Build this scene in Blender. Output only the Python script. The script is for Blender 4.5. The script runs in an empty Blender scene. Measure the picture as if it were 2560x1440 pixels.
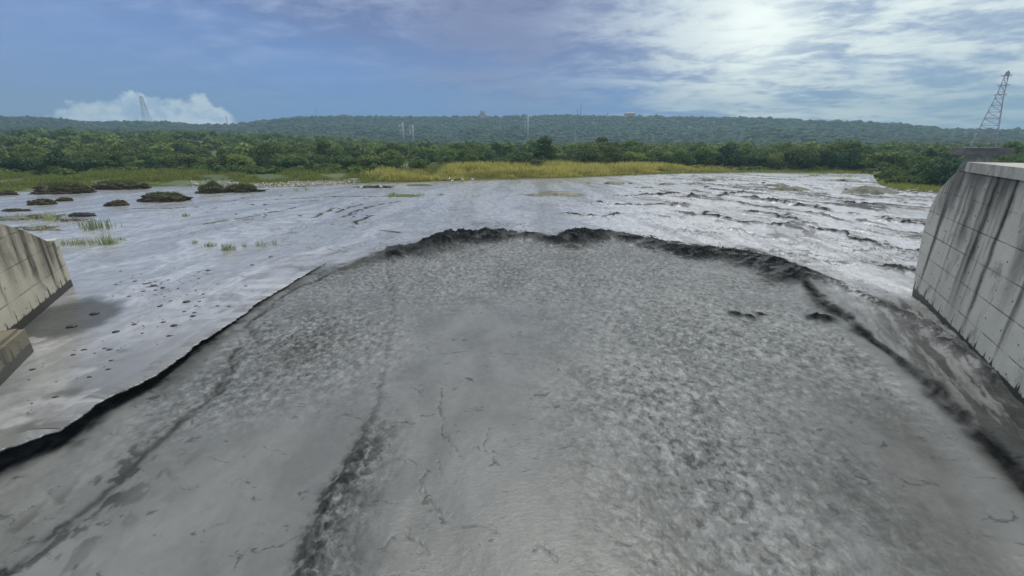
import bpy, math, random
import numpy as np
from mathutils import Vector

random.seed(7)
rng = np.random.default_rng(7)
S = bpy.context.scene
COL = S.collection
rad = math.radians

# ------------------------------------------------------------------ camera
CAM_H = 8.0
F_PX = 1070.0
PITCH = rad(19.0)
cam_d = bpy.data.cameras.new('camera')
cam_d.sensor_width = 36.0
cam_d.lens = F_PX / 2560 * 36
cam_d.clip_start = 0.1
cam_d.clip_end = 6000
cam = bpy.data.objects.new('camera', cam_d)
cam.location = (0, 0, CAM_H)
cam.rotation_euler = (rad(90) - PITCH, 0, 0)
COL.objects.link(cam)
S.camera = cam

# ------------------------------------------------------------------ exposure
S.view_settings.view_transform = 'Standard'
S.view_settings.look = 'None'
S.view_settings.exposure = 0.0
S.view_settings.gamma = 1.0
S.render.engine = 'CYCLES'
S.cycles.max_bounces = 6
S.cycles.diffuse_bounces = 3
S.cycles.glossy_bounces = 3
S.cycles.volume_bounces = 0
S.cycles.transparent_max_bounces = 8
S.cycles.use_denoising = True

# ------------------------------------------------------------------ sun
SUN_AZ, SUN_EL = rad(14), rad(63)
sun_d = bpy.data.lights.new('sun', 'SUN')
sun_d.energy = 2.6
sun_d.angle = rad(25)
sun_d.color = (1.0, 0.94, 0.84)
sun = bpy.data.objects.new('sun', sun_d)
sd = Vector((math.sin(SUN_AZ) * math.cos(SUN_EL), math.cos(SUN_AZ) * math.cos(SUN_EL), math.sin(SUN_EL)))
sun.rotation_euler = sd.to_track_quat('Z', 'Y').to_euler()
sun.location = (60, 60, 90)
COL.objects.link(sun)


# ------------------------------------------------------------------ node helper
class NT:
    def __init__(self, tree):
        self.t = tree
        tree.nodes.clear()

    def n(self, typ, ins=None, **kw):
        nd = self.t.nodes.new(typ)
        for k, v in kw.items():
            setattr(nd, k, v)
        for k, v in (ins or {}).items():
            self.set(nd.inputs[k], v)
        return nd

    def set(self, sock, v):
        if isinstance(v, bpy.types.NodeSocket):
            self.t.links.new(v, sock)
        elif isinstance(v, bpy.types.Node):
            self.t.links.new(v.outputs[0], sock)
        else:
            if sock.type == 'RGBA' and len(v) == 3:
                v = (*v, 1)
            sock.default_value = v

    def math(self, op, a, b=0.0, c=0.0, clamp=False):
        nd = self.n('ShaderNodeMath', operation=op, use_clamp=clamp)
        for i, v in enumerate((a, b, c)):
            self.set(nd.inputs[i], v)
        return nd.outputs[0]

    def ss(self, x, lo, hi, a=0.0, b=1.0):
        nd = self.n('ShaderNodeMapRange', interpolation_type='SMOOTHSTEP')
        for i, v in enumerate((x, lo, hi, a, b)):
            self.set(nd.inputs[i], v)
        return nd.outputs[0]

    def mix(self, f, a, b, blend='MIX'):
        nd = self.n('ShaderNodeMix', data_type='RGBA', blend_type=blend)
        self.set(nd.inputs[0], f)
        self.set(nd.inputs[6], a)
        self.set(nd.inputs[7], b)
        return nd.outputs[2]

    def vmath(self, op, a, b=(0, 0, 0)):
        nd = self.n('ShaderNodeVectorMath', operation=op)
        self.set(nd.inputs[0], a)
        self.set(nd.inputs[1], b)
        return nd

    def noise(self, vec, scale, detail=4.0, rough=0.55, dist=0.0):
        nd = self.n('ShaderNodeTexNoise', {'Vector': vec, 'Scale': scale, 'Detail': detail,
                                           'Roughness': rough, 'Distortion': dist})
        return nd.outputs[0]

    def attr(self, name):
        return self.n('ShaderNodeAttribute', attribute_name=name).outputs['Fac']


def pix_dir(px, py):
    x = (px - 1280) / F_PX
    y = (720 - py) / F_PX
    return (x, math.cos(PITCH) + y * math.sin(PITCH), -math.sin(PITCH) + y * math.cos(PITCH))


# ------------------------------------------------------------------ sky
W = bpy.data.worlds.new('World')
S.world = W
W.use_nodes = True
w = NT(W.node_tree)
SKY_STR = 0.1
geo = w.n('ShaderNodeTexCoord')
D = geo.outputs['Generated']
sep = w.n('ShaderNodeSeparateXYZ', {0: D})
dx, dy, dz = sep.outputs
sky = w.n('ShaderNodeTexSky', sky_type='NISHITA', sun_disc=False, sun_elevation=SUN_EL,
          sun_rotation=SUN_AZ, air_density=1.0, dust_density=0.6, ozone_density=2.0)


def c10(r, g, b):
    k = 1.22 / SKY_STR
    f = lambda v: ((v / 255 + 0.055) / 1.055) ** 2.4 * k
    return (f(r), f(g), f(b), 1)


def lobe(px, py, sharp):
    d = Vector(pix_dir(px, py)).normalized()
    dot = w.vmath('DOT_PRODUCT', D, tuple(d)).outputs['Value']
    return w.math('EXPONENT', w.math('MULTIPLY', w.math('SUBTRACT', dot, 1.0), sharp))


dzc = w.math('MAXIMUM', dz, 0.0)
den = w.math('ADD', dzc, 0.13)
cp = w.n('ShaderNodeCombineXYZ', {0: w.math('DIVIDE', dx, den), 1: w.math('DIVIDE', dy, den), 2: 0.0})
warp = w.n('ShaderNodeTexNoise', {'Vector': cp, 'Scale': 0.7, 'Detail': 3.0})
cpw = w.vmath('ADD', cp, w.vmath('SCALE', warp.outputs['Color']).outputs[0])
w.t.nodes[-1]
for nd in w.t.nodes:
    if nd.bl_idname == 'ShaderNodeVectorMath' and nd.operation == 'SCALE':
        nd.inputs['Scale'].default_value = 0.7
n_big = w.noise(cpw.outputs[0], 0.55, 5.0, 0.55)
n_mid = w.noise(cpw.outputs[0], 1.5, 7.0, 0.6)
n_fine = w.noise(cpw.outputs[0], 4.0, 7.0, 0.62)
# long wisps combed from the left distance up to the right
wis = w.n('ShaderNodeMapping', {'Vector': cpw.outputs[0], 'Rotation': (0, 0, rad(62)), 'Scale': (0.7, 2.3, 1.0)}).outputs[0]
n_wis = w.noise(wis, 1.0, 6.0, 0.6, 0.4)
az = w.math('ARCTAN2', dx, dy)              # 0 ahead, + right
# how high the clear band reaches (sine of elevation) for each azimuth
edge = w.ss(az, -0.75, 0.8, 0.20, 0.025)
cov = w.math('ADD', w.math('MULTIPLY', w.math('SUBTRACT', dzc, edge), 6.5),
             w.math('ADD', w.math('MULTIPLY', w.math('SUBTRACT', n_big, 0.5), 1.8),
                    w.math('MULTIPLY', w.math('SUBTRACT', n_wis, 0.5), 0.8)))
cov = w.ss(cov, -0.8, 0.9)
right = w.ss(az, 0.02, 0.5)
hor = w.ss(dzc, 0.0, 0.2)
blue = w.mix(hor, c10(56, 120, 206), c10(84, 122, 192))
blue = w.mix(w.ss(az, -0.25, -0.9), blue, c10(104, 136, 196))
blue = w.mix(w.ss(az, 0.3, 0.8), blue, c10(128, 172, 214))
# the physical sky carries part of the blue
blue = w.mix(0.2, blue, sky.outputs[0])
shade = w.math('ADD', w.math('MULTIPLY', n_mid, 0.55), w.math('ADD', w.math('MULTIPLY', n_wis, 0.45), w.math('MULTIPLY', w.math('SUBTRACT', n_fine, 0.5), 0.55)))
shade = w.ss(shade, 0.36, 0.64)
c_mid = w.mix(shade, c10(104, 113, 152), c10(170, 181, 206))
c_right = w.mix(shade, c10(148, 166, 194), c10(228, 238, 234))
cloud = w.mix(right, c_mid, c_right)
back = w.ss(dy, 0.25, -0.3)
cloud = w.mix(back, cloud, c10(176, 184, 196))
final = w.mix(w.math('MULTIPLY', cov, 0.94), blue, cloud)
# bright patch in the cloud deck in front of the hidden sun
glow = w.math('ADD', w.math('MULTIPLY', lobe(1900, 85, 420), w.ss(n_mid, 0.3, 0.55, 0.55, 1.0)),
              w.math('MULTIPLY', lobe(2060, 120, 30), w.ss(shade, 0.1, 0.9, 0.0, 0.32)))
final = w.mix(w.math('MINIMUM', glow, 1.0), final, c10(246, 255, 250))
# grey underside above the middle
grey = w.math('MULTIPLY', lobe(1230, 30, 55), w.ss(w.math('ADD', n_mid, w.math('MULTIPLY', n_fine, 0.5)), 0.55, 0.9, 0.1, 0.95))
final = w.mix(grey, final, c10(114, 124, 164))
# low cumulus bank over the left ridge
cs = w.vmath('MULTIPLY', D, (1.0, 1.0, 1.3))
cn = w.noise(cs.outputs[0], 17.0, 8.0, 0.55, 0.4)
cn2 = w.noise(cs.outputs[0], 50.0, 6.0, 0.6)
def azb(c_, wd_, k):
    q = w.math('DIVIDE', w.math('SUBTRACT', az, c_), wd_)
    return w.math('MULTIPLY', w.math('EXPONENT', w.math('MULTIPLY', w.math('MULTIPLY', q, q), -1.0)), k)


hgt_c = w.math('ADD', w.math('ADD', azb(-0.665, 0.060, 0.046), azb(-0.585, 0.040, 0.030)), w.math('ADD', azb(-0.74, 0.06, 0.022), 0.018))
hgt_c = w.math('ADD', hgt_c, w.math('ADD', w.math('MULTIPLY', w.math('SUBTRACT', cn, 0.5), 0.085), w.math('MULTIPLY', w.math('SUBTRACT', cn2, 0.5), 0.03)))
cum = w.ss(w.math('SUBTRACT', hgt_c, w.math('SUBTRACT', dz, 0.012)), 0.0, 0.011)
cum = w.math('MULTIPLY', cum, w.math('MULTIPLY', w.ss(az, -0.90, -0.74, 0.0, 1.0), w.ss(az, -0.535, -0.555, 0.0, 1.0)))
cum_col = w.mix(w.ss(w.math('ADD', cn, w.math('MULTIPLY', w.math('SUBTRACT', cn2, 0.5), 0.6)), 0.38, 0.62), c10(168, 192, 226), c10(214, 228, 240))
final = w.mix(w.math('MULTIPLY', cum, 0.92), final, cum_col)
# below the horizon
final = w.mix(w.ss(dz, 0.0, -0.06), final, c10(120, 135, 140))
bg = w.n('ShaderNodeBackground', {'Color': final, 'Strength': SKY_STR})
wo = w.n('ShaderNodeOutputWorld', {'Surface': bg.outputs[0]})


# ------------------------------------------------------------------ geometry helpers
def at(px, py, z=0.0):
    d = pix_dir(px, py)
    t = (z - CAM_H) / d[2]
    return (d[0] * t, d[1] * t)


def at_r(px, py, r):
    """point on the pixel's ray at horizontal distance r from the camera: x, y, z"""
    d = pix_dir(px, py)
    t = r / math.hypot(d[0], d[1])
    return (d[0] * t, d[1] * t, CAM_H + d[2] * t)


def az_of(px, py):
    d = pix_dir(px, py)
    return math.atan2(d[0], d[1])


def smooth01(x, a, b):
    t = np.clip((x - a) / (b - a), 0, 1)
    return t * t * (3 - 2 * t)


def _hash(ix, iy, seed):
    h = (ix.astype(np.int64) * 374761393 + iy.astype(np.int64) * 668265263 + seed * 974634777) & 0xFFFFFFFF
    h = ((h ^ (h >> 13)) * 1274126177) & 0xFFFFFFFF
    h = h ^ (h >> 16)
    return (h & 0xFFFF).astype(np.float64) / 65535.0


def vnoise(x, y, seed=0):
    x = np.asarray(x, float); y = np.asarray(y, float)
    ix = np.floor(x); iy = np.floor(y)
    fx = x - ix; fy = y - iy
    ix = ix.astype(np.int64); iy = iy.astype(np.int64)
    u = fx * fx * fx * (fx * (fx * 6 - 15) + 10)
    v = fy * fy * fy * (fy * (fy * 6 - 15) + 10)
    a = _hash(ix, iy, seed); b = _hash(ix + 1, iy, seed)
    c = _hash(ix, iy + 1, seed); d = _hash(ix + 1, iy + 1, seed)
    return (a * (1 - u) + b * u) * (1 - v) + (c * (1 - u) + d * u) * v


def fbm(x, y, octv=4, seed=0, gain=0.5):
    s = 0.0; a = 1.0; t = 0.0
    ca, sa = math.cos(0.6), math.sin(0.6)
    for i in range(octv):
        s = s + a * vnoise(x, y, seed + i * 17)
        t += a; a *= gain
        x, y = (x * ca - y * sa) * 2.03 + 11.3, (x * sa + y * ca) * 2.03 + 5.7
    return s / t


def mesh_np(name, V, Fq, mats, attrs=None, smooth=True, mat_idx=None):
    """V (n,3); Fq (m,3) or (m,4) int array, or a list of such arrays"""
    me = bpy.data.meshes.new(name)
    Fs = Fq if isinstance(Fq, list) else [Fq]
    Fs = [f for f in Fs if len(f)]
    V = np.asarray(V, np.float32)
    loops = np.concatenate([f.ravel() for f in Fs]).astype(np.int32)
    sizes = np.concatenate([np.full(len(f), f.shape[1], np.int32) for f in Fs])
    starts = np.concatenate([[0], np.cumsum(sizes)[:-1]]).astype(np.int32)
    me.vertices.add(len(V)); me.vertices.foreach_set('co', V.ravel())
    me.loops.add(len(loops)); me.loops.foreach_set('vertex_index', loops)
    me.polygons.add(len(sizes))
    me.polygons.foreach_set('loop_start', starts)
    me.polygons.foreach_set('loop_total', sizes)
    me.polygons.foreach_set('use_smooth', np.full(len(sizes), smooth, bool))
    for k, a in (attrs or {}).items():
        at_ = me.attributes.new(k, 'FLOAT', 'POINT')
        at_.data.foreach_set('value', np.asarray(a, np.float32))
    for m in (mats if isinstance(mats, (list, tuple)) else [mats]):
        me.materials.append(m)
    if mat_idx is not None:
        me.polygons.foreach_set('material_index', np.asarray(mat_idx, np.int32))
    me.update(calc_edges=True)
    return me


def link(name, me, parent=None, loc=None):
    o = bpy.data.objects.new(name, me)
    COL.objects.link(o)
    if parent is not None:
        o.parent = parent
    if loc is not None:
        o.location = loc
    return o


def tag(o, label=None, cat=None, group=None, kind=None):
    if label: o['label'] = label
    if cat: o['category'] = cat
    if group: o['group'] = group
    if kind: o['kind'] = kind
    return o


def empty(name, loc, rz=0.0):
    o = bpy.data.objects.new(name, None)
    COL.objects.link(o)
    o.location = loc
    o.rotation_euler = (0, 0, rz)
    o.empty_display_size = 0.3
    return o


def dup(root, loc, rz=None, scale=None):
    r = root.copy(); COL.objects.link(r)
    r.location = loc
    if rz is not None: r.rotation_euler = (0, 0, rz)
    if scale is not None: r.scale = (scale, scale, scale) if not hasattr(scale, '__len__') else scale
    for ch in list(root.children):
        c = ch.copy(); COL.objects.link(c); c.parent = r
        for g in list(ch.children):
            d = g.copy(); COL.objects.link(d); d.parent = c
    return r


class MB:
    """collects boxes, bars and prisms into one mesh"""
    def __init__(self):
        self.v = []; self.f = []

    def add(self, verts, faces):
        b = len(self.v)
        self.v += [tuple(p) for p in verts]
        self.f += [tuple(i + b for i in f) for f in faces]

    def box(self, x0, x1, y0, y1, z0, z1):
        self.add([(x0, y0, z0), (x1, y0, z0), (x1, y1, z0), (x0, y1, z0),
                  (x0, y0, z1), (x1, y0, z1), (x1, y1, z1), (x0, y1, z1)],
                 [(0, 3, 2, 1), (4, 5, 6, 7), (0, 1, 5, 4), (1, 2, 6, 5), (2, 3, 7, 6), (3, 0, 4, 7)])

    def bar(self, a, b, r0, r1=None, n=6):
        r1 = r0 if r1 is None else r1
        a = Vector(a); b = Vector(b)
        d = (b - a).normalized()
        u = d.orthogonal().normalized(); v = d.cross(u)
        vs = []
        for p, r in ((a, r0), (b, r1)):
            for i in range(n):
                t = 2 * math.pi * i / n
                vs.append(p + u * (math.cos(t) * r) + v * (math.sin(t) * r))
        fs = [(i, (i + 1) % n, n + (i + 1) % n, n + i) for i in range(n)]
        fs += [tuple(range(n - 1, -1, -1)), tuple(range(n, 2 * n))]
        self.add(vs, fs)

    def build(self, name, mat, parent=None, smooth=False):
        me = bpy.data.meshes.new(name)
        me.from_pydata(self.v, [], self.f)
        me.materials.append(mat)
        if smooth:
            me.polygons.foreach_set('use_smooth', [True] * len(me.polygons))
        me.update()
        return link(name, me, parent)


# ------------------------------------------------------------------ materials
MATS = {}


def new_mat(name):
    m = bpy.data.materials.new(name)
    m.use_nodes = True
    t = NT(m.node_tree)
    p = t.n('ShaderNodeBsdfPrincipled')
    t.n('ShaderNodeOutputMaterial', {'Surface': p.outputs[0]})
    MATS[name] = m
    return m, t, p


def simple_mat(name, col, rough=0.7, var=0.25, scale=3.0, metallic=0.0):
    m, t, p = new_mat(name)
    tc = t.n('ShaderNodeTexCoord').outputs['Object']
    n = t.noise(tc, scale, 5.0, 0.6)
    k = t.ss(n, 0.3, 0.7, 1 - var, 1 + var)
    c = t.vmath('SCALE', (*col,))
    t.set(c.inputs['Scale'], k)
    t.set(p.inputs['Base Color'], c.outputs[0])
    p.inputs['Roughness'].default_value = rough
    p.inputs['Metallic'].default_value = metallic
    return m


def foliage_mat(name, col, col2, hue_var=0.35, trans=0.32):
    m, t, p = new_mat(name)
    oi = t.n('ShaderNodeObjectInfo').outputs['Random']
    tone = t.attr('tone')
    base = t.mix(oi, col, col2)
    oi2 = t.math('FRACT', t.math('MULTIPLY', oi, 7.31))
    tone = t.math('MULTIPLY', tone, t.math('ADD', 0.68, t.math('MULTIPLY', oi2, 0.64)))
    v = t.vmath('SCALE', base)
    t.set(v.inputs['Scale'], tone)
    t.set(p.inputs['Base Color'], v.outputs[0])
    p.inputs['Roughness'].default_value = 0.65
    p.inputs['Specular IOR Level'].default_value = 0.25
    tr = t.n('ShaderNodeBsdfTranslucent', {'Color': v.outputs[0]})
    ms = t.n('ShaderNodeMixShader', {0: trans, 1: p.outputs[0], 2: tr.outputs[0]})
    out = [n for n in t.t.nodes if n.bl_idname == 'ShaderNodeOutputMaterial'][0]
    t.set(out.inputs['Surface'], ms.outputs[0])
    return m


M_LEAF = foliage_mat('leaf_broad', (0.090, 0.160, 0.042), (0.180, 0.220, 0.065))
M_LEAF_D = foliage_mat('leaf_dark', (0.055, 0.110, 0.046), (0.090, 0.145, 0.050))
M_BUSH = foliage_mat('leaf_bush', (0.13, 0.21, 0.05), (0.18, 0.24, 0.06))
M_GRASS_Y = foliage_mat('grass_yellow', (0.52, 0.50, 0.13), (0.58, 0.53, 0.17), trans=0.5)
M_GRASS_G = foliage_mat('grass_green', (0.36, 0.42, 0.10), (0.42, 0.44, 0.12), trans=0.5)
M_TUFT = foliage_mat('grass_tuft', (0.36, 0.42, 0.20), (0.42, 0.44, 0.24), trans=0.5)
M_HILLF = foliage_mat('leaf_hill', (0.040, 0.080, 0.036), (0.05, 0.09, 0.036))
M_BARK = simple_mat('bark', (0.10, 0.075, 0.05), 0.9)
M_STEEL = simple_mat('galvanised_steel', (0.42, 0.44, 0.46), 0.5, 0.1, 2.0, 0.3)
M_STEEL_P = simple_mat('painted_steel', (0.36, 0.33, 0.40), 0.5, 0.1, 2.0)
M_STEEL_R = simple_mat('red_painted_steel', (0.33, 0.25, 0.28), 0.5, 0.1, 2.0)
M_STEEL_D = simple_mat('dark_steel', (0.12, 0.12, 0.13), 0.5, 0.1, 2.0)
M_PIER = simple_mat('pier_concrete', (0.27, 0.27, 0.25), 0.85, 0.3, 1.2)
M_SLAB = simple_mat('slab_concrete', (0.13, 0.13, 0.12), 0.85, 0.3, 1.2)
M_WHITE = simple_mat('white_wall', (0.75, 0.75, 0.73), 0.6, 0.05, 1.0)
M_PINK = simple_mat('pink_wall', (0.55, 0.46, 0.44), 0.7, 0.08, 1.0)
M_ORANGE = simple_mat('orange_roof', (0.55, 0.33, 0.22), 0.7, 0.1, 1.0)
M_GLASS = simple_mat('dark_window', (0.05, 0.06, 0.07), 0.2, 0.1, 1.0)
M_STONE_D = simple_mat('dark_stone', (0.035, 0.030, 0.032), 0.55, 0.4, 9.0)
M_STONE_P = simple_mat('pale_stone', (0.42, 0.40, 0.36), 0.8, 0.35, 0.7)
M_SAND = simple_mat('sandbar_sand', (0.17, 0.165, 0.12), 0.8, 0.45, 0.6)
M_EARTH = simple_mat('earth_clump', (0.070, 0.054, 0.022), 0.95, 0.65, 2.4)
M_BIRD = simple_mat('white_feathers', (0.85, 0.85, 0.83), 0.7, 0.03, 4.0)
M_BEAK = simple_mat('beak', (0.4, 0.3, 0.08), 0.6, 0.1, 4.0)

# ground
m, t, p = new_mat('bank_ground')
tc = t.n('ShaderNodeTexCoord').outputs['Object']
n1 = t.noise(tc, 0.06, 6.0, 0.6); n2 = t.noise(tc, 0.9, 4.0, 0.6)
c = t.mix(t.ss(n1, 0.4, 0.6), (0.06, 0.10, 0.03), (0.11, 0.13, 0.05))
c = t.mix(t.ss(n2, 0.45, 0.75), c, (0.10, 0.09, 0.06))
c = t.mix(t.attr('shore'), c, (0.17, 0.165, 0.13))
t.set(p.inputs['Base Color'], c); p.inputs['Roughness'].default_value = 0.95
M_GROUND = m

# river: black-sand slurry water
m, t, p = new_mat('muddy_water')
tc = t.n('ShaderNodeTexCoord').outputs['Object']
A_dark, A_rough, A_silt, A_chop = t.attr('dark'), t.attr('rough'), t.attr('silt'), t.attr('chop')
sc = t.n('ShaderNodeMapping', {'Vector': tc, 'Scale': (1.0, 0.6, 1.0)}).outputs[0]
n1 = t.noise(sc, 0.35, 6.0, 0.6, 0.6)
n2 = t.noise(sc, 2.2, 5.0, 0.65, 0.4)
mud = t.mix(t.ss(n1, 0.32, 0.68), (0.145, 0.150, 0.141), (0.208, 0.212, 0.202))
mud = t.mix(t.ss(n2, 0.5, 0.8, 0, 0.35), mud, (0.15, 0.15, 0.15))
fl = t.n('ShaderNodeMapping', {'Vector': tc, 'Scale': (4.4, 3.6, 2.0)}).outputs[0]
n3 = t.noise(fl, 1.0, 5.0, 0.62, 0.3)
mud = t.mix(t.math('MULTIPLY', t.ss(n3, 0.51, 0.62), t.math('MULTIPLY', A_chop, 0.85)), mud, (0.050, 0.052, 0.052))
mud = t.mix(t.math('MULTIPLY', t.ss(n3, 0.47, 0.38), t.math('MULTIPLY', A_chop, 0.55)), mud, (0.38, 0.41, 0.40))
n4 = t.noise(t.n('ShaderNodeMapping', {'Vector': tc, 'Scale': (1.1, 1.7, 1.0)}).outputs[0], 1.3, 5.0, 0.68, 0.8)
mud = t.mix(t.math('MULTIPLY', t.ss(n4, 0.60, 0.68), t.math('MULTIPLY', t.attr('slurry'), 0.75)), mud, (0.055, 0.057, 0.056))
mud = t.mix(t.math('MULTIPLY', A_silt, t.ss(n2, 0.25, 0.6, 0.55, 1.0)), mud, (0.54, 0.54, 0.55))
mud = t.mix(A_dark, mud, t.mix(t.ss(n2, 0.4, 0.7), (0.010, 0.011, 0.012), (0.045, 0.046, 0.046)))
t.set(p.inputs['Base Color'], mud)
t.set(p.inputs['Roughness'], t.math('ADD', t.math('ADD', t.math('MULTIPLY', A_rough, 0.3), 0.12), t.math('MULTIPLY', t.attr('slurry'), 0.08)))
p.inputs['IOR'].default_value = 1.4
t.set(p.inputs['Specular IOR Level'], t.math('SUBTRACT', t.math('SUBTRACT', 0.9, t.math('MULTIPLY', A_dark, 0.6)), t.math('MULTIPLY', t.attr("slurry"), 0.62), clamp=True))
b1 = t.noise(t.n('ShaderNodeMapping', {'Vector': tc, 'Scale': (5.0, 9.0, 5.0)}).outputs[0], 1.0, 5.0, 0.65, 0.3)
bp = t.n('ShaderNodeBump', {'Height': b1, 'Distance': 0.06})
t.set(bp.inputs['Strength'], t.math('ADD', t.math('MULTIPLY', A_rough, 0.8), 0.06, clamp=True))
t.set(p.inputs['Normal'], bp.outputs[0])
M_WATER = m


def concrete_mat(name, base, stain, joints_z, joint_dx, top_fn_band, warm, cols=()):
    """weathered concrete in the wall's own axes: x along, z up"""
    m, t, p = new_mat(name)
    tc = t.n('ShaderNodeTexCoord').outputs['Object']
    s = t.n('ShaderNodeSeparateXYZ', {0: tc})
    X, Y, Z = s.outputs
    n1 = t.noise(tc, 0.8, 7.0, 0.65)
    n2 = t.noise(tc, 6.0, 4.0, 0.6)
    c = t.mix(t.ss(n1, 0.3, 0.7), tuple(v * 0.92 for v in base), base)
    c = t.mix(t.ss(n2, 0.55, 0.85, 0, 0.25), c, tuple(v * 0.6 for v in base))
    # lift to lift tone
    lift = t.math('FLOOR', t.math('DIVIDE', t.math('ADD', Z, 0.0), joints_z))
    pan = t.math('FLOOR', t.math('DIVIDE', X, joint_dx))
    wn = t.n('ShaderNodeTexWhiteNoise', {'Vector': t.n('ShaderNodeCombineXYZ', {0: pan, 1: lift, 2: 0.0}).outputs[0]})
    c = t.mix(t.ss(wn.outputs[0], 0.0, 1.0, 0.0, 0.18), c, tuple(v * 0.75 for v in base))
    gq = t.noise(t.n('ShaderNodeMapping', {'Vector': tc, 'Scale': (1.6, 1.0, 0.9)}).outputs[0], 1.0, 5.0, 0.65)
    # run-off streaks: long in z, fine in x
    st = t.n('ShaderNodeMapping', {'Vector': tc, 'Scale': (0.75, 0.2, 0.05)}).outputs[0]
    k1 = t.noise(st, 1.0, 6.0, 0.62, 0.25)
    st2 = t.n('ShaderNodeMapping', {'Vector': tc, 'Scale': (4.0, 0.2, 0.35)}).outputs[0]
    k2 = t.noise(st2, 1.0, 5.0, 0.65)
    hi = t.math('POWER', t.ss(Z, 0.3, top_fn_band, 0.0, 1.0), 1.6)
    streak = t.ss(t.math('ADD', k1, t.math('MULTIPLY', hi, warm)), 0.585, 0.70)
    streak = t.math('MULTIPLY', streak, t.ss(k2, 0.32, 0.62, 0.35, 1.0))
    c = t.mix(t.math('MULTIPLY', streak, 0.85), c, stain)
    for (x0, w0, z0, z1, k0) in cols:
        q = t.math('DIVIDE', t.math('ADD', t.math('SUBTRACT', X, x0), t.math('MULTIPLY', t.math('SUBTRACT', gq, 0.5), w0 * 2.2)), w0)
        g_ = t.math('EXPONENT', t.math('MULTIPLY', t.math('MULTIPLY', q, q), -1.0))
        g_ = t.math('MULTIPLY', g_, t.math('MULTIPLY', t.ss(Z, z0, z1, 0.12, 1.0), t.ss(k2, 0.30, 0.55, 0.45, 1.0)))
        c = t.mix(t.math('MULTIPLY', g_, k0, clamp=True), c, stain)
    # blotches
    bl = t.noise(t.n('ShaderNodeMapping', {'Vector': tc, 'Scale': (0.9, 0.3, 0.55)}).outputs[0], 1.0, 6.0, 0.7, 0.5)
    c = t.mix(t.ss(t.math('ADD', bl, t.math('MULTIPLY', hi, 0.07)), 0.56, 0.68, 0.0, 0.6), c, tuple(v * 0.42 for v in base))
    gr_ = t.noise(t.n('ShaderNodeMapping', {'Vector': tc, 'Scale': (3.2, 1.0, 1.6)}).outputs[0], 1.0, 8.0, 0.72, 0.3)
    c = t.mix(t.ss(gr_, 0.56, 0.74, 0.0, 0.34), c, tuple(v * 0.55 for v in base))
    # joints
    fz = t.math('ABSOLUTE', t.math('SUBTRACT', t.math('FRACT', t.math('ADD', t.math('DIVIDE', Z, joints_z), 0.5)), 0.5))
    jl = t.ss(t.math('MULTIPLY', fz, joints_z), 0.05, 0.0)
    off = t.math('MULTIPLY', t.math('MODULO', t.math('ADD', lift, 20.0), 2.0), joint_dx * 0.5)
    fx = t.math('ABSOLUTE', t.math('SUBTRACT', t.math('FRACT', t.math('ADD', t.math('DIVIDE', t.math('ADD', X, off), joint_dx), 0.5)), 0.5))
    jv = t.math('MULTIPLY', t.ss(t.math('MULTIPLY', fx, joint_dx), 0.03, 0.0), 0.12)
    j = t.math('MULTIPLY', t.math('MAXIMUM', jl, jv), t.ss(n1, 0.38, 0.62, 0.05, 0.55))
    c = t.mix(j, c, tuple(v * 0.5 for v in stain))
    # formwork tie holes
    vx = t.math('SUBTRACT', t.math('FRACT', t.math('DIVIDE', X, joint_dx * 0.5)), 0.5)
    vz = t.math('SUBTRACT', t.math('FRACT', t.math('DIVIDE', Z, joints_z)), 0.5)
    dd = t.math('SQRT', t.math('ADD', t.math('POWER', t.math('MULTIPLY', vx, joint_dx * 0.5), 2.0),
                               t.math('POWER', t.math('MULTIPLY', vz, joints_z), 2.0)))
    c = t.mix(t.ss(dd, 0.055, 0.03, 0, 0.8), c, stain)
    # wet foot with saw-tooth tide mark
    saw = t.math('PINGPONG', t.math('ADD', X, t.math('MULTIPLY', k1, 2.2)), 0.42)
    saw = t.ss(saw, 0.12, 0.0, 0.0, 0.42)
    wet_h = t.math('ADD', t.math('ADD', 0.28, t.math('MULTIPLY', saw, t.ss(k2, 0.36, 0.62, 0.0, 1.25))), t.math('MULTIPLY', k2, 0.25))
    wet = t.ss(t.math('SUBTRACT', Z, wet_h), 0.03, -0.03)
    c = t.mix(t.math('MULTIPLY', wet, 0.9), c, (0.055, 0.052, 0.042))
    # moss at the rim
    t.set(p.inputs['Base Color'], c)
    t.set(p.inputs['Roughness'], t.math('SUBTRACT', 0.88, t.math('MULTIPLY', wet, 0.45)))
    bp = t.n('ShaderNodeBump', {'Height': t.math('SUBTRACT', t.math('ADD', n2, t.math('MULTIPLY', n1, 0.6)), t.math('MULTIPLY', j, 1.5)),
                                'Strength': 0.35, 'Distance': 0.05})
    t.set(p.inputs['Normal'], bp.outputs[0])
    return m


M_WALL_R = concrete_mat('concrete_right', (0.84, 0.81, 0.72), (0.07, 0.063, 0.055), 1.1, 2.6, 7.0, 0.09,
                        ((6.75, .30, 0.0, 4.0, 1.0), (6.2, .16, -.5, 4.5, .8), (8.35, .17, -1.0, 3.5, 1.0), (5.1, .55, 2.6, 4.6, .75), (4.4, .10, -1, 3, .6),
                         (7.4, .8, 4.6, 6.4, .8), (10.5, .4, 1.0, 6.0, .7), (3.2, .5, 3.9, 6.0, .55), (13.5, .3, .5, 6.0, .8)))
M_WALL_L = concrete_mat('concrete_left', (0.84, 0.77, 0.62), (0.10, 0.085, 0.065), 1.3, 2.2, 3.8, 0.10,
                        ((3.9, .38, 0.6, 2.2, 1.0), (4.9, .28, 1.2, 3.2, .7), (1.5, .45, 1.0, 2.1, .9), (0.75, .22, .2, 1.6, .9), (2.6, .55, .8, 1.5, .6),
                         (2.2, .14, 0.2, 1.4, .7), (6.2, .5, 1.0, 4.0, .8)))
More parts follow.
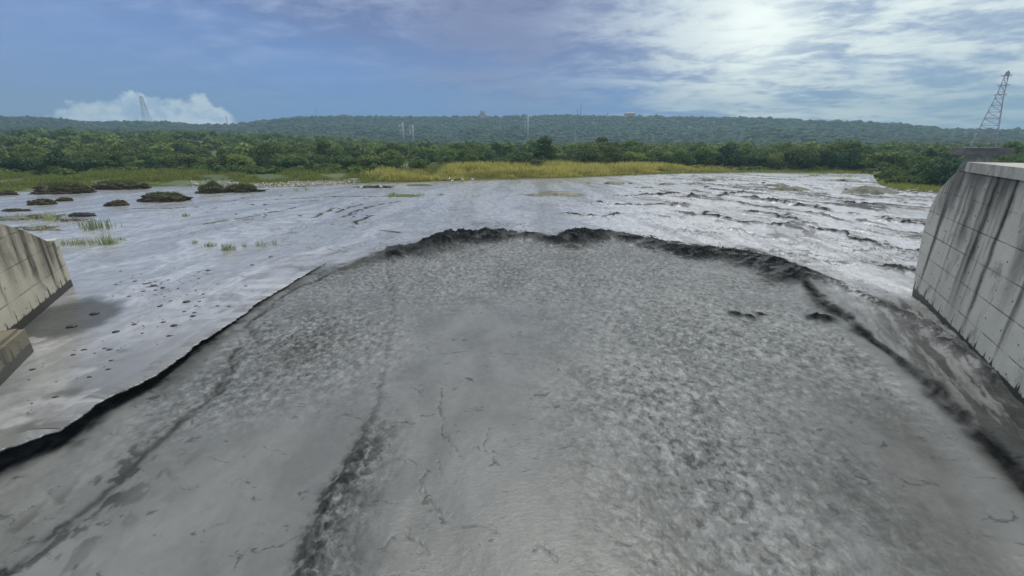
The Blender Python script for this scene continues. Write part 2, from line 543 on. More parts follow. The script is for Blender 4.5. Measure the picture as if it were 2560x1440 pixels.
M_COPING = concrete_mat('concrete_coping', (0.50, 0.48, 0.41), (0.05, 0.045, 0.04), 9.0, 2.6, 9.0, 0.05)
M_BLOCK = concrete_mat('concrete_block', (0.20, 0.18, 0.13), (0.04, 0.035, 0.025), 1.5, 3.0, 1.4, 0.1)

# ------------------------------------------------------------------ river curves (traced on the water plane)
P = lambda pts, z=0.0: np.array([at(x, y, z) for x, y in pts])
LEFT_EDGE = P([(-260, 1290), (-120, 1195), (0, 1130), (150, 1075), (260, 1000), (380, 945), (440, 905), (500, 858),
               (560, 820), (650, 755), (740, 700), (815, 658)])
CREST = P([(815, 680), (900, 655), (985, 636), (1060, 622), (1120, 600), (1180, 592), (1280, 588), (1340, 592), (1400, 602),
           (1440, 590), (1530, 588), (1640, 608), (1750, 628), (1850, 634), (1930, 662), (1990, 690)])
RIGHT_SEAM = P([(1990, 690), (2040, 740), (2100, 785), (2150, 830), (2230, 890), (2300, 950), (2380, 1020),
                (2450, 1100), (2520, 1175), (2590, 1270), (2680, 1400)])
RIGHT_OUTER = P([(1930, 652), (2010, 680), (2080, 702), (2200, 762), (2290, 815), (2380, 880), (2480, 960)])
INNER_LEFT = P([(985, 640), (900, 668), (800, 715), (720, 748), (640, 820), (537, 990), (417, 1098), (354, 1157), (270, 1225), (120, 1330), (0, 1420), (-120, 1520)], -0.5)
MID_SEAM = P([(965, 660), (985, 740), (985, 820), (965, 900), (950, 1000), (900, 1110), (820, 1230), (775, 1330), (745, 1440), (720, 1560)], -0.3)
TONGUE = np.concatenate([LEFT_EDGE, CREST, RIGHT_SEAM, np.array([(16, 1.5), (-16, 1.5)])])
CRACKS = [P(c, -0.3) for c in ([(1095, 975), (1105, 1050), (1125, 1110), (1140, 1150)], [(1058, 1190), (1062, 1240), (1085, 1280), (1110, 1300)],
                               [(1170, 1125), (1215, 1130), (1240, 1170)], [(1215, 1120), (1225, 1075)],
                               [(1020, 1330), (1045, 1370), (1065, 1385)], [(1340, 1370), (1375, 1380), (1395, 1400)],
                               [(945, 1375), (985, 1362)], [(1100, 1150), (1105, 1190)])]
RIDGES_R = [P(c) for c in ([(1500, 507), (1560, 512), (1640, 512), (1720, 514)],
                           [(1755, 533), (1790, 545), (1830, 552), (1850, 560), (1985, 567)],
                           [(1890, 498), (1960, 508), (2030, 516), (2080, 528), (2130, 534), (2200, 545), (2260, 558), (2320, 568)],
                           [(2035, 576), (2090, 582), (2120, 592), (2160, 600), (2200, 608), (2240, 622), (2330, 626)],
                           [(1415, 533), (1450, 540), (1500, 544), (1545, 534)],
                           [(1700, 493), (1790, 490), (1850, 483)], [(2090, 505), (2140, 512), (2200, 520)],
                           [(2150, 655), (2230, 668), (2300, 680)], [(1940, 545), (1990, 550)],
                           [(1560, 492), (1640, 488), (1700, 485)], [(1870, 530), (1960, 540)])]
RIDGES_L = [P(c) for c in ([(1000, 505), (960, 511), (900, 525), (855, 545)], [(905, 512), (870, 520), (840, 532)],
                           [(930, 540), (890, 556), (885, 570)], [(1000, 583), (960, 577)], [(780, 545), (840, 520)],
                           [(690, 500), (850, 492), (960, 492), (1040, 488)], [(520, 560), (640, 540), (740, 520)],
                           [(720, 510), (800, 500)], [(330, 522), (420, 522), (500, 518)])]


def dist_poly(X, Y, pts, closed=False):
    best = np.full(X.shape, 1e9)
    n = len(pts)
    for i in range(n if closed else n - 1):
        ax, ay = pts[i]; bx, by = pts[(i + 1) % n]
        ex, ey = bx - ax, by - ay
        L = ex * ex + ey * ey + 1e-12
        tt = np.clip(((X - ax) * ex + (Y - ay) * ey) / L, 0, 1)
        best = np.minimum(best, (X - ax - tt * ex) ** 2 + (Y - ay - tt * ey) ** 2)
    return np.sqrt(best)


def inside_poly(X, Y, pts):
    ins = np.zeros(X.shape, bool)
    n = len(pts)
    j = n - 1
    for i in range(n):
        xi, yi = pts[i]; xj, yj = pts[j]
        if yi != yj:
            c_ = ((yi > Y) != (yj > Y)) & (X < (xj - xi) * (Y - yi) / (yj - yi) + xi)
            ins ^= c_
        j = i
    return ins


def gauss(d, s):
    return np.exp(-(d / s) ** 2)


# shoreline: azimuth -> distance of the far bank
SH_PX = [(-700, 520), (-300, 495), (0, 482), (150, 476), (300, 470), (450, 466), (620, 470), (760, 466), (860, 461), (1000, 458), (1200, 452),
         (1400, 447), (1500, 443), (1600, 438), (1800, 433), (2000, 434), (2180, 436), (2195, 462), (2250, 478), (2350, 484), (2600, 500), (3200, 540)]
_sa = np.array([az_of(*q) for q in SH_PX]); _sr = np.array([math.hypot(*at(*q)) for q in SH_PX])


def shore_r(a):
    return np.interp(a, _sa, _sr)


RIDGE_PX = [(-600, 285), (0, 290), (120, 294), (200, 301), (300, 303), (420, 304), (480, 310), (560, 311), (640, 303), (720, 294), (850, 289), (1000, 291),
            (1200, 289), (1400, 287), (1600, 290), (1800, 292), (1900, 292), (2000, 298), (2150, 304), (2300, 312), (2345, 319), (2440, 322), (2560, 322), (3100, 322)]
RIDGE_R = 1100.0
_ra = np.array([az_of(*q) for q in RIDGE_PX])
_rh = np.array([at_r(q[0], q[1], RIDGE_R)[2] - 6.0 for q in RIDGE_PX])


def ground_z(X, Y):
    r = np.hypot(X, Y); a = np.arctan2(X, Y)
    d = r - shore_r(a)
    z = -1.6 + 1.72 * smooth01(d, -7, 0.6) + 0.7 * smooth01(d, 0, 22)
    z = z + 0.25 * (fbm(X * 0.08, Y * 0.08, 3, 5) - 0.5) * smooth01(d, 0, 10)
    left = smooth01(-a, 0.12, 0.62)
    z = z + left * 8.5 * smooth01(r, 150, 390)
    hr = np.interp(a, _ra, _rh)
    wob = (fbm(a * 14, r * 0.004, 3, 9) - 0.5) * 260
    hz = hr * (0.62 * smooth01(r + wob, 560, 1020) + 0.38 * smooth01(r + wob * 0.3, 940, RIDGE_R))
    z = z + np.maximum(hz - np.maximum(z, 0) * smooth01(r, 500, 800), 0)
    z = z - 14 * smooth01(r, RIDGE_R + 40, 1400)
    return z


def polar_grid(r_arr, a_arr):
    R, A = np.meshgrid(r_arr, a_arr, indexing='ij')
    nr, na = R.shape
    idx = np.arange(nr * na).reshape(nr, na)
    Fq = np.stack([idx[:-1, :-1], idx[:-1, 1:], idx[1:, 1:], idx[1:, :-1]], -1).reshape(-1, 4)[:, ::-1]
    return (R * np.sin(A)).ravel(), (R * np.cos(A)).ravel(), Fq


# ------------------------------------------------------------------ ground sheet
gr = np.concatenate([np.linspace(0.5, 60, 40), np.geomspace(61, 180, 130), np.geomspace(182, 1400, 170)])
gx, gy, gf = polar_grid(gr, np.linspace(rad(-115), rad(115), 620))
gz = ground_z(gx, gy)
ga = np.arctan2(gx, gy); gd = np.hypot(gx, gy) - shore_r(ga)
sh = (1 - smooth01(gd, 0.5, 3)) * (0.4 + 0.6 * smooth01(fbm(gx * .15, gy * .15, 3, 3), .4, .6))
sh = np.maximum(sh, (1 - smooth01(np.abs(gd - 4), 3, 7)) * smooth01(ga, rad(-38), rad(-33)) * smooth01(-ga, rad(16), rad(19)))
o = link('ground', mesh_np('ground', np.stack([gx, gy, gz], 1), gf, M_GROUND, {'shore': sh}))
tag(o, kind='structure')

# ------------------------------------------------------------------ river surface
wr = np.geomspace(4.0, 150.0, 780)
wa = np.linspace(rad(-66), rad(66), 1500)
X, Y, WF = polar_grid(wr, wa)
R = np.hypot(X, Y)
ins = inside_poly(X, Y, TONGUE)
dL = dist_poly(X, Y, LEFT_EDGE)
dC = dist_poly(X, Y, CREST)
dR = dist_poly(X, Y, RIGHT_SEAM)
# the undercut bank is recessed below its lip
wobL = 0.10 * (fbm(X * 1.3, Y * 1.3, 3, 71) - 0.5)
sL = np.where(ins, dL, -dL) + 0.42 + wobL * 2      # positive = river side of the recessed bank face
depthL = 0.05 + 0.60 * np.clip((22.0 - Y) / 14.0, 0, 1.1) ** 1.6
tng = ins.astype(float)
# how deep the fast tongue lies below the upper sheet
dep = 0.26 + (depthL - 0.26) * smooth01(-X, 2.5, 7)
isleft = (dL < dC + 1.2) & (X < -6.5)
step_left = smooth01(sL, -0.06, 0.06)
soft = np.where(ins, smooth01(np.minimum(dC, dR), 0.0, 1.4), 0.0)
Z = np.where((dL < 1.2) & (dL < dC), -dep * step_left, -dep * np.where(ins, np.maximum(soft, smooth01(dL, 9, 0) * (dL < dC)), 0))
Z = np.where(ins & (dL < dC) & (dL >= 1.2), -dep, Z)
# bridge the two laws smoothly near the far end of the left edge
# standing bank of slurry in front of the left bank
# upstream: flow fans out from a point far ahead
fxo, fyo = X - 0.0, Y - 165.0
fr = np.hypot(fxo, fyo); fa = np.arctan2(fxo, -fyo)
U = fa * 110.0 + 7.0 * (fbm(X * .07 + 3.1, Y * .05, 3, 19) - .5) + 1.8 * (fbm(X * .33, Y * .25, 3, 20) - .5); V = fr + 9 * (fbm(X * .06, Y * .04 + 8.2, 3, 18) - .5)
out = ~ins
rightw = smooth01(X / np.maximum(R, 1), 0.10, 0.42)
calm = 1 - rightw
st1 = fbm(U * 0.55, V * 0.16, 4, 21)
st2 = fbm(U * 1.6, V * 0.55, 4, 33)
st3 = fbm(U * 3.4, V * 1.6, 3, 45)
far_f = np.clip(R / 40, 0.4, 1.6)
up = (0.30 * (st1 - 0.5) + 0.20 * (st2 - 0.5) + 0.22 * (st3 - 0.5)) * (0.15 + 0.85 * rightw)
Zup = up * smooth01(np.where(out, np.minimum(dC, dL), 0), 0.0, 2.5) * np.minimum(far_f, 1.0)
# pool behind the left wall is still
pool = smooth01(-X / np.maximum(R, 1), 0.45, 0.7) * smooth01(R, 45, 30)
Zup *= (1 - 0.75 * pool)
Z = Z + np.where(out, Zup, 0)
dark = np.zeros_like(X); silt = np.zeros_like(X); chop = np.zeros_like(X)
# upstream ridges
jag = fbm(X * 1.5, Y * 1.5, 4, 51, 0.6)
jag2 = fbm(X * 5.0, Y * 5.0, 3, 57, 0.6)
bil = 1 - np.abs(2 * fbm(X * 1.15, Y * 0.8, 3, 59, 0.5) - 1)
lowj = fbm(X * 0.7, Y * 0.7, 3, 60)
for pts in RIDGES_R:
    wx = X + (fbm(X * .45, Y * .45, 4, 61, .6) - .5) * 3.0; wy = Y + (fbm(X * .45, Y * .45, 4, 63, .6) - .5) * 3.0
    d = dist_poly(wx, wy, pts)
    g = gauss(d, 0.75)
    Z += g * (0.10 + 0.7 * np.clip(jag - 0.3, 0, 1)) * 0.7
    dark = np.maximum(dark, gauss(d, 0.62) * smooth01(jag * 0.5 + jag2 * 0.25 + .25 * lowj, 0.36, 0.54))
for pts in RIDGES_L:
    wx = X + (fbm(X * .7, Y * .7, 3, 65) - .5) * 0.8; wy = Y + (fbm(X * .7, Y * .7, 3, 67) - .5) * 0.8
    d = dist_poly(wx, wy, pts)
    g = gauss(d, 0.28)
    Z += g * 0.10 * (0.4 + jag)
    dark = np.maximum(dark, 0.9 * gauss(d, 0.26) * smooth01(jag, 0.28, 0.5))
# scattered dark rollers on the rapid right-hand side
sct = fbm(U * 0.75, V * 0.16, 5, 83, 0.6)
dk = smooth01(sct, 0.58, 0.72) * rightw * smooth01(R, 34, 50) * out
Z += dk * 0.22 * (0.4 + jag); dark = np.maximum(dark, dk * 0.6)
# silt-laden pale water between the rollers
silt = np.maximum(silt, out * (0.52 * (1 - 0.95 * smooth01(X, -3, -10) * smooth01(R, 27, 19)) + (0.08 + 0.80 * smooth01(fbm(U * 0.5, V * 0.10, 4, 91), 0.36, 0.62)) * rightw) * (1 - dark) * smooth01(np.minimum(dC, dR), 0.3, 3))
WR0, WR1 = np.array(at(2285, 742)), np.array(at(2560, 1036))
nx_ = (WR1 - WR0) / np.linalg.norm(WR1 - WR0)
wallz0 = out * smooth01(np.abs((X - WR0[0]) * nx_[1] - (Y - WR0[1]) * nx_[0]), 5.5, 1.5) * (X > 10) * smooth01(Y, 26, 20)
nearC = out * smooth01(dC, 6, 1) * smooth01(X, -14, -6)
sk1 = np.abs(fbm(U * 0.36 + 2.5 * (lowj - .5), V * 0.085, 5, 181, .55) - .5)
sk2 = np.abs(fbm(U * 1.0 + 1.5 * (lowj - .5), V * 0.2, 4, 183, .55) - .48)
stk = np.maximum(smooth01(sk1, .022, .002), .7 * smooth01(sk2, .018, .002)) * smooth01(fbm(X * .12, Y * .12, 3, 185), .40, .58)
stk = np.maximum(stk, nearC * .8 * smooth01(fbm(X * .9 + 1.2 * lowj, Y * 2.0, 5, 189, .6), .52, .66))
stk = stk * out * smooth01(R, 20, 34) * smooth01(-X / R, .75, .55)
dark = np.maximum(dark, .62 * stk); Z += .05 * stk
silt = silt * (1 - .8 * wallz0) * (0.7 + .6 * smooth01(st3, .3, .7)) * (0.72 + 0.56 * smooth01(fbm(U * .45, V * .07, 4, 187), .38, .62))
# silt on the left sheet close to its lip
lipz = out * smooth01(-X, 3, 8) * smooth01(dL, 7.5, 1.0) * smooth01(R, 46, 30)
sl = smooth01(fbm(X * 0.35 + Y * 0.2, Y * 0.5 - X * .2, 4, 95), 0.46, 0.6) * lipz
silt = np.maximum(silt, 0.55 * sl)
dkl = smooth01(fbm(X * 0.5 + 7, Y * 0.6, 5, 97, .6), 0.55, 0.68) * lipz
dark = np.maximum(dark, 0.35 * dkl)
Z += 0.05 * (fbm(X * 0.9, Y * 0.9, 4, 99) - .5) * lipz
# crest: churning black roller
hC = 0.46 * smooth01(np.abs(X), 13.5, 9) + 0.26
along = fbm(X * 0.33, Y * 0.1, 3, 101)
wxC = X + (fbm(X * .8, Y * .8, 4, 103) - .5) * 1.6; wyC = Y + (fbm(X * 1.1, Y * 1.1, 3, 105) - .5) * 1.4
dCw = dist_poly(wxC, wyC, CREST)
crest_w = smooth01(X, -12, -5.5) * 0.9 + 0.1
cw = 0.80 + 0.90 * crest_w * smooth01(along, 0.25, 0.5)
gC = gauss(dCw, cw * .8)
bil2 = 1 - np.abs(2 * fbm(X * .55, Y * 0.5, 4, 191, 0.55) - 1)
jagx = fbm(X * 1.3, Y * 2.6, 4, 193, .6)
Z += gC * hC * (0.30 + 0.55 * bil2 ** 2 + 0.30 * (jagx - .4)) * (0.25 + 0.75 * crest_w) * (0.35 + 1.3 * along)
dark = np.maximum(dark, np.clip(gauss(dCw, cw * 1.05) * 1.25, 0, 1) * (0.5 + 0.5 * smooth01(jagx * .7 + along * .3, 0.34, 0.50)) * (0.45 + 0.55 * crest_w))
# right seam: trough and dark wave face
dRw = dist_poly(X + (lowj - .5) * 0.8 , Y + (lowj - .5) * 0.8, RIGHT_SEAM)
alongR = fbm(X * 0.4, Y * 0.4, 3, 111)
seam_s = 0.22 + 0.35 * smooth01(alongR, 0.35, 0.65)
Z += gauss(dRw, 0.45) * 0.12 * (lowj - 0.4) + gauss(dRw - 0.5, 0.4) * 0.10 * out
dark = np.maximum(dark, gauss(dRw, seam_s * .65) * (0.55 + 0.45 * smooth01(jag, .3, .6)))
dO = dist_poly(X + (jag - .5) * 1.2, Y + (jag - .5) * 1.2, RIGHT_OUTER)
Z += gauss(dO, 0.5) * 0.35 * jag
dark = np.maximum(dark, gauss(dO, 0.55) * smooth01(jag2 * .5 + jag * .5, .38, .58) * 0.85)
# water crowding the right wall, dark and streaky
WR0, WR1 = np.array(at(2285, 742)), np.array(at(2560, 1036))
nx_ = (WR1 - WR0) / np.linalg.norm(WR1 - WR0)
wd = np.abs((X - WR0[0]) * nx_[1] - (Y - WR0[1]) * nx_[0])
wt = (X - WR0[0]) * nx_[0] + (Y - WR0[1]) * nx_[1]
wallz = out * smooth01(wd, 5.0, 0.3) * smooth01(wt, -1.0, 3.0) * (X > 10)
Z += wallz * 0.18
dark = np.maximum(dark, wallz * (0.14 + 0.56 * smooth01(fbm(wd * 3.4 + .6 * lowj, wt * 0.55, 5, 121, .62), 0.40, 0.60)))
Z += wallz * 0.16 * (fbm(wd * 4, wt * 0.9, 4, 123, .6) - .5)
# tongue surface: wavelets, seams
bx, by = X, Y
ck = fbm(bx * 2.8, by * 2.3, 4, 131, 0.55)
ck2 = fbm(bx * 5.0, by * 4.2, 3, 137, 0.55)


def blob(px, py, sx, sy):
    cx, cy = at(px, py, -0.3)
    return np.exp(-((X - cx) / sx) ** 2 - ((Y - cy) / sy) ** 2)


chop_t = 0.12 + 0.0 * X
chop_t = np.maximum(chop_t, smooth01(Y, 17, 24) * 0.75)
chop_t = np.maximum(chop_t, blob(1850, 850, 8.5, 11.0))
chop_t = np.maximum(chop_t, blob(1700, 1000, 4.5, 6.0))
chop_t = np.maximum(chop_t, 0.8 * blob(2100, 1150, 2.2, 3.5))
chop_t = np.maximum(chop_t, blob(1750, 1120, 2.8, 5.0))
chop_t = np.maximum(chop_t, 0.8 * blob(1900, 1330, 2.0, 2.2))
chop_t = np.maximum(chop_t, 1.0 * blob(760, 860, 4.5, 5.0))
chop_t = np.maximum(chop_t, 0.8 * blob(600, 960, 3.2, 3.0))
chop_t *= 1 - 0.85 * np.clip(blob(2330, 1180, 2.6, 4.5) + blob(450, 1280, 3.2, 2.4) + blob(1180, 1200, 2.2, 5.5) + blob(1250, 820, 3.0, 5.0) * .6 + blob(640, 1180, 2.6, 2.6), 0, 1)
chop_t = np.clip(chop_t, 0.06, 1)
inn = smooth01(np.where(ins, np.minimum(dC, np.minimum(dR, dL)), 0), 0.1, 1.2)
amp = chop_t * inn
Z += amp * (0.21 * (ck - 0.5) + 0.12 * (ck2 - 0.5)) * (0.55 + 0.45 * smooth01(R, 12, 26))
chop = amp
# long swells in the tongue
Z += inn * 0.16 * (fbm(X * 0.35, Y * 0.22, 3, 141) - 0.5)
# inner left seam
dI = dist_poly(X + (lowj - .5) * .7 + (jag2 - .5) * .12, Y + (lowj - .5) * .7, INNER_LEFT)
wI = smooth01(Y, 18, 13) * 0.5 + 0.5
Z += -0.07 * gauss(dI, 0.3) * ins
dark = np.maximum(dark, gauss(dI, 0.16) * (0.25 + 0.5 * smooth01(jag, .3, .55)) * ins)
dark = np.maximum(dark, gauss(dI, 0.75 + .5 * smooth01(Y, 12, 8)) * (.42 + .3 * smooth01(Y, 13, 9)) * smooth01(fbm(X * 2.2, Y * 1.4, 4, 161, .6), .47, .62) * ins)
# mid seam with rough water on its right
dM = dist_poly(X + (jag2 - .5) * .4, Y + (jag - .5) * .3, MID_SEAM)
mx = np.interp(Y, MID_SEAM[::-1, 1], MID_SEAM[::-1, 0])
side = X - mx
near = smooth01(Y, 13.0, 9.0)
Z += ins * (0.10 * smooth01(side, -0.25, 0.15) * smooth01(side, 3.0, 0.3)) * (0.3 + near)
rough_band = ins * near * smooth01(side, -0.1, 0.1) * smooth01(side, 1.2, 0.2)
Z += rough_band * 0.20 * (fbm(X * 3.2, Y * 3.2, 4, 151, .6) - .5)
dark = np.maximum(dark, ins * gauss(dM, 0.13 + 0.12 * near) * (0.30 + 0.45 * near) * smooth01(jag2, .25, .5))
wide_b = ins * near * smooth01(side, -0.15, 0.1) * smooth01(side, 2.0, 0.5)
Z += wide_b * 0.16 * (fbm(X * 2.4, Y * 2.4, 4, 153, .6) - .5)
dark = np.maximum(dark, wide_b * 0.55 * smooth01(fbm(X * 3.4, Y * 3.0, 4, 159, .62), .44, .60))
chop = np.maximum(chop, .5 * wide_b)
dark = np.maximum(dark, rough_band * 0.85 * smooth01(fbm(X * 2.6, Y * 2.6, 4, 157, .6), .42, .62))
# cracks and eddies in the smooth water
for c_ in CRACKS:
    d = dist_poly(X + (ck - .5) * .45, Y + (ck2 - .5) * .45, c_)
    dark = np.maximum(dark, 0.42 * gauss(d, 0.035) * ins * smooth01(jag2, .3, .5))
    Z -= 0.015 * gauss(d, 0.06) * ins
dark = np.maximum(dark, .22 * ins * np.clip(blob(2380, 1230, 4.0, 4.5) * 1.3, 0, 1) * smooth01(dR, .3, 1.2))  # lower-right fall-off like lens vignetting, painted in as darker mud
for (px, py, sx_, sy_, v_) in ((760, 860, 3.6, 4.0, .26), (1500, 650, 5, 4.0, .12), (1780, 1180, 2.0, 3.4, .18), (880, 1350, 1.1, 1.6, .25)):
    dark = np.maximum(dark, v_ * ins * blob(px, py, sx_, sy_) * smooth01(fbm(X * .8, Y * .8, 4, 195, .6), .3, .6))
# small black boils
for (px, py, s_) in ((1840, 775, .28), (1875, 780, .25), (1905, 775, .2), (2040, 788, .34), (2062, 792, .42), (985, 645, .8)):
    cx, cy = at(px, py, 0)
    g = np.exp(-(((X - cx) / s_) ** 2 + ((Y - cy) / (s_ * 1.3)) ** 2))
    Z += 0.45 * s_ * g * (0.4 + jag2); dark = np.maximum(dark, np.clip(g * 1.3, 0, 1))
# undercut bank face: wet sand, with the cavity's shade painted on near-black
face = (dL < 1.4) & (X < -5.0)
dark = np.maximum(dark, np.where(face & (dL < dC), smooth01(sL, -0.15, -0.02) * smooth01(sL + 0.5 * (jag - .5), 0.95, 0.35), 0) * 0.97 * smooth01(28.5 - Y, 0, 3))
undercut_fade = smooth01(fbm(X * 0.9, Y * 0.9, 4, 171, .6), .36, .62) * smooth01(sL, 1.9, 0.3) * (sL > 0) * (dL < 3) * (X < -5) * smooth01(28.5 - Y, 0, 6) * ins  # painted dark of the undercut, fading in soft patches onto the tongue
dark = np.maximum(dark, 0.75 * undercut_fade)
Z += 0.10 * undercut_fade * (jag - .3)
# brown eddy beside the left wall comes from still, silty water
ex_, ey_ = at(150, 800); eddy = np.exp(-(((X - ex_) * .8 + (Y - ey_) * .6) / 2.2) ** 2 - (((X - ex_) * -.6 + (Y - ey_) * .8) / 3.4) ** 2) * out
eddy = smooth01(eddy + .35 * (fbm(X * .6, Y * .6, 4, 173, .6) - .5), .25, .55)
silt *= 1 - eddy; dark = np.maximum(dark, .48 * eddy)
qx, qy = at(85, 850); sw = np.exp(-((X - qx) / 1.1) ** 2 - ((Y - qy) / .55) ** 2); silt = np.maximum(silt, out * smooth01(sw * .8 + .5 * (fbm(X * 3, Y * 3, 4, 175, .6) - .5), .45, .7))
rough = np.clip(0.25 * calm + 0.55 * rightw * out + 0.5 * amp + 0.8 * dark, 0, 1) * (1 - 0.85 * pool * (1 - dark))
# sink the sheet under the banks
a_ = np.arctan2(X, Y)
dark = np.clip(dark, 0, 1)
slurry = np.clip(np.maximum(np.maximum(ins * 1.0, wallz), np.maximum(gC, 1.6 * dark)), 0, 1)
WATER_XYZ = (X, Y, Z)
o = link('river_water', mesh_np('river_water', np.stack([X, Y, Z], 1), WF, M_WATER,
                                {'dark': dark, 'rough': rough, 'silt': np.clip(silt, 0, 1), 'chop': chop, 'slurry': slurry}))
tag(o, kind='structure')


def water_z(x, y):
    r = math.hypot(x, y); a = math.atan2(x, y)
    i = int(round(math.log(r / 4.0) / math.log(150 / 4.0) * 779)); j = int(round((a + rad(66)) / rad(132) * 1499))
    i = min(max(i, 0), 779); j = min(max(j, 0), 1499)
    return float(Z[i * 1500 + j])


def water_attr(arr, xs_, ys_):
    r = np.hypot(xs_, ys_); a = np.arctan2(xs_, ys_)
    i = np.clip(np.round(np.log(r / 4.0) / math.log(150 / 4.0) * 779).astype(int), 0, 779)
    j = np.clip(np.round((a + rad(66)) / rad(132) * 1499).astype(int), 0, 1499)
    return arr[i * 1500 + j]


# lip of the upper sheet: the thin shelf that overhangs the undercut
seg = np.diff(LEFT_EDGE, axis=0); sl_ = np.hypot(seg[:, 0], seg[:, 1]); cum_ = np.concatenate([[0], np.cumsum(sl_)])
ns = 700
ss_ = np.linspace(0, cum_[-1], ns)
ex = np.interp(ss_, cum_, LEFT_EDGE[:, 0]); ey = np.interp(ss_, cum_, LEFT_EDGE[:, 1])
tx, ty = np.gradient(ex), np.gradient(ey); tl = np.hypot(tx, ty); nx, ny = ty / tl, -tx / tl      # towards the tongue
edge_j = 0.34 * (fbm(ss_ * 1.1, ss_ * 0, 4, 201, .6) - .5) + 0.16 * (fbm(ss_ * 5, ss_ * 0, 4, 203, .65) - .5)
taper = smooth01(cum_[-1] - ss_, 0, 3.0)
rows = []
for (o_, zz) in ((-1.1, 0.0), (-0.5, 0.03), (-0.15, 0.045), (0.0, 0.03), (0.03, -0.005), (0.0, -0.05), (-0.2, -0.09), (-0.6, -0.14)):
    off = o_ + (edge_j if o_ > -0.4 else 0) * 1.0
    px_, py_ = ex + nx * off * taper, ey + ny * off * taper
    zb = np.array([water_z(x_, y_) for x_, y_ in zip(ex - nx * 1.3, ey - ny * 1.3)])
    rows.append(np.stack([px_, py_, zb + zz * np.maximum(taper, 0.3) + 0.015 * (fbm(ss_ * 3, ss_ * 0 + o_, 3, 205) - .5) - (0.03 if o_ < -1 else 0)], 1))
LV = np.concatenate(rows); nr_ = len(rows)
idx = np.arange(nr_ * ns).reshape(nr_, ns)
LF = np.stack([idx[:-1, :-1], idx[:-1, 1:], idx[1:, 1:], idx[1:, :-1]], -1).reshape(-1, 4)
zer = np.zeros(len(LV))
bx_ = np.tile(ex - nx * 1.25, nr_); by_ = np.tile(ey - ny * 1.25, nr_)
ldark = water_attr(dark, bx_, by_) + .25 * smooth01(fbm(LV[:, 0] * 2, LV[:, 1] * 2, 3, 207), .55, .7)
lsilt = water_attr(silt, bx_, by_); lrough = water_attr(rough, bx_, by_)
ldark[4 * ns:] = 0.97; lsilt[4 * ns:] = 0  # front rim and underside take the undercut's near-black paint too
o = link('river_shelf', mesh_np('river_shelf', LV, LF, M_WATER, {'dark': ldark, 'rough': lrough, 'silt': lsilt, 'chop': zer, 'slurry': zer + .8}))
tag(o, kind='structure')

# slurry thrown up along the roller
ico_v = None


def ico(sub):
    import bmesh
    bm = bmesh.new(); bmesh.ops.create_icosphere(bm, subdivisions=sub, radius=1.0)
    v = np.array([q.co[:] for q in bm.verts]); f = np.array([[q.index for q in fc.verts] for fc in bm.faces])
    bm.free(); return v, f


IV1, IF1 = ico(1)
IV2, IF2 = ico(2)
IV3, IF3 = ico(3)
IV4, IF4 = ico(5)


def scatter_blobs(pos, size, base=(IV1, IF1), jit=0.25, squash=None):
    n = len(pos); bv, bf = base
    V_ = bv[None] * size[:, None, None] if np.ndim(size) == 1 else bv[None] * size[:, None, :]
    V_ = V_ * (1 + (rng.random((n, len(bv), 1)) - .5) * 2 * jit)
    if squash is not None: V_[:, :, 2] *= squash
    ang = rng.random(n) * 6.283; ca, sa = np.cos(ang)[:, None], np.sin(ang)[:, None]
    x_ = V_[..., 0] * ca - V_[..., 1] * sa; y_ = V_[..., 0] * sa + V_[..., 1] * ca
    V_ = np.stack([x_, y_, V_[..., 2]], -1) + pos[:, None, :]
    F_ = (bf[None] + (np.arange(n) * len(bv))[:, None, None]).reshape(-1, bf.shape[1])
    return V_.reshape(-1, 3), F_


def along_poly(pts, n):
    sg = np.hypot(*np.diff(pts, axis=0).T); cu = np.concatenate([[0], np.cumsum(sg)])
    s_ = rng.random(n) * cu[-1]
    return np.stack([np.interp(s_, cu, pts[:, 0]), np.interp(s_, cu, pts[:, 1])], 1)


m, t, p = new_mat('slurry_drops')
p.inputs['Base Color'].default_value = (0.018, 0.019, 0.020, 1); p.inputs['Roughness'].default_value = 0.45
M_DROP = m
sp = along_poly(CREST[4:15], 1500)
keep = fbm(sp[:, 0] * 0.5, sp[:, 1] * 0.5, 3, 211, .6) > 0.42
sp = sp[keep]
hh = np.abs(rng.normal(0, 1, len(sp)))
spos = np.stack([sp[:, 0] + rng.normal(0, .35, len(sp)), sp[:, 1] + rng.normal(0, .9, len(sp)), np.zeros(len(sp))], 1)
spos[:, 2] = [water_z(a, b) for a, b in spos[:, :2]] + hh * 0.09
ssz = 0.014 + 0.05 * rng.random(len(sp)) ** 3
sv, sf = scatter_blobs(spos, ssz, jit=.4)
o = link('splash', mesh_np('splash', sv, sf, M_DROP, smooth=True)); tag(o, kind='stuff')


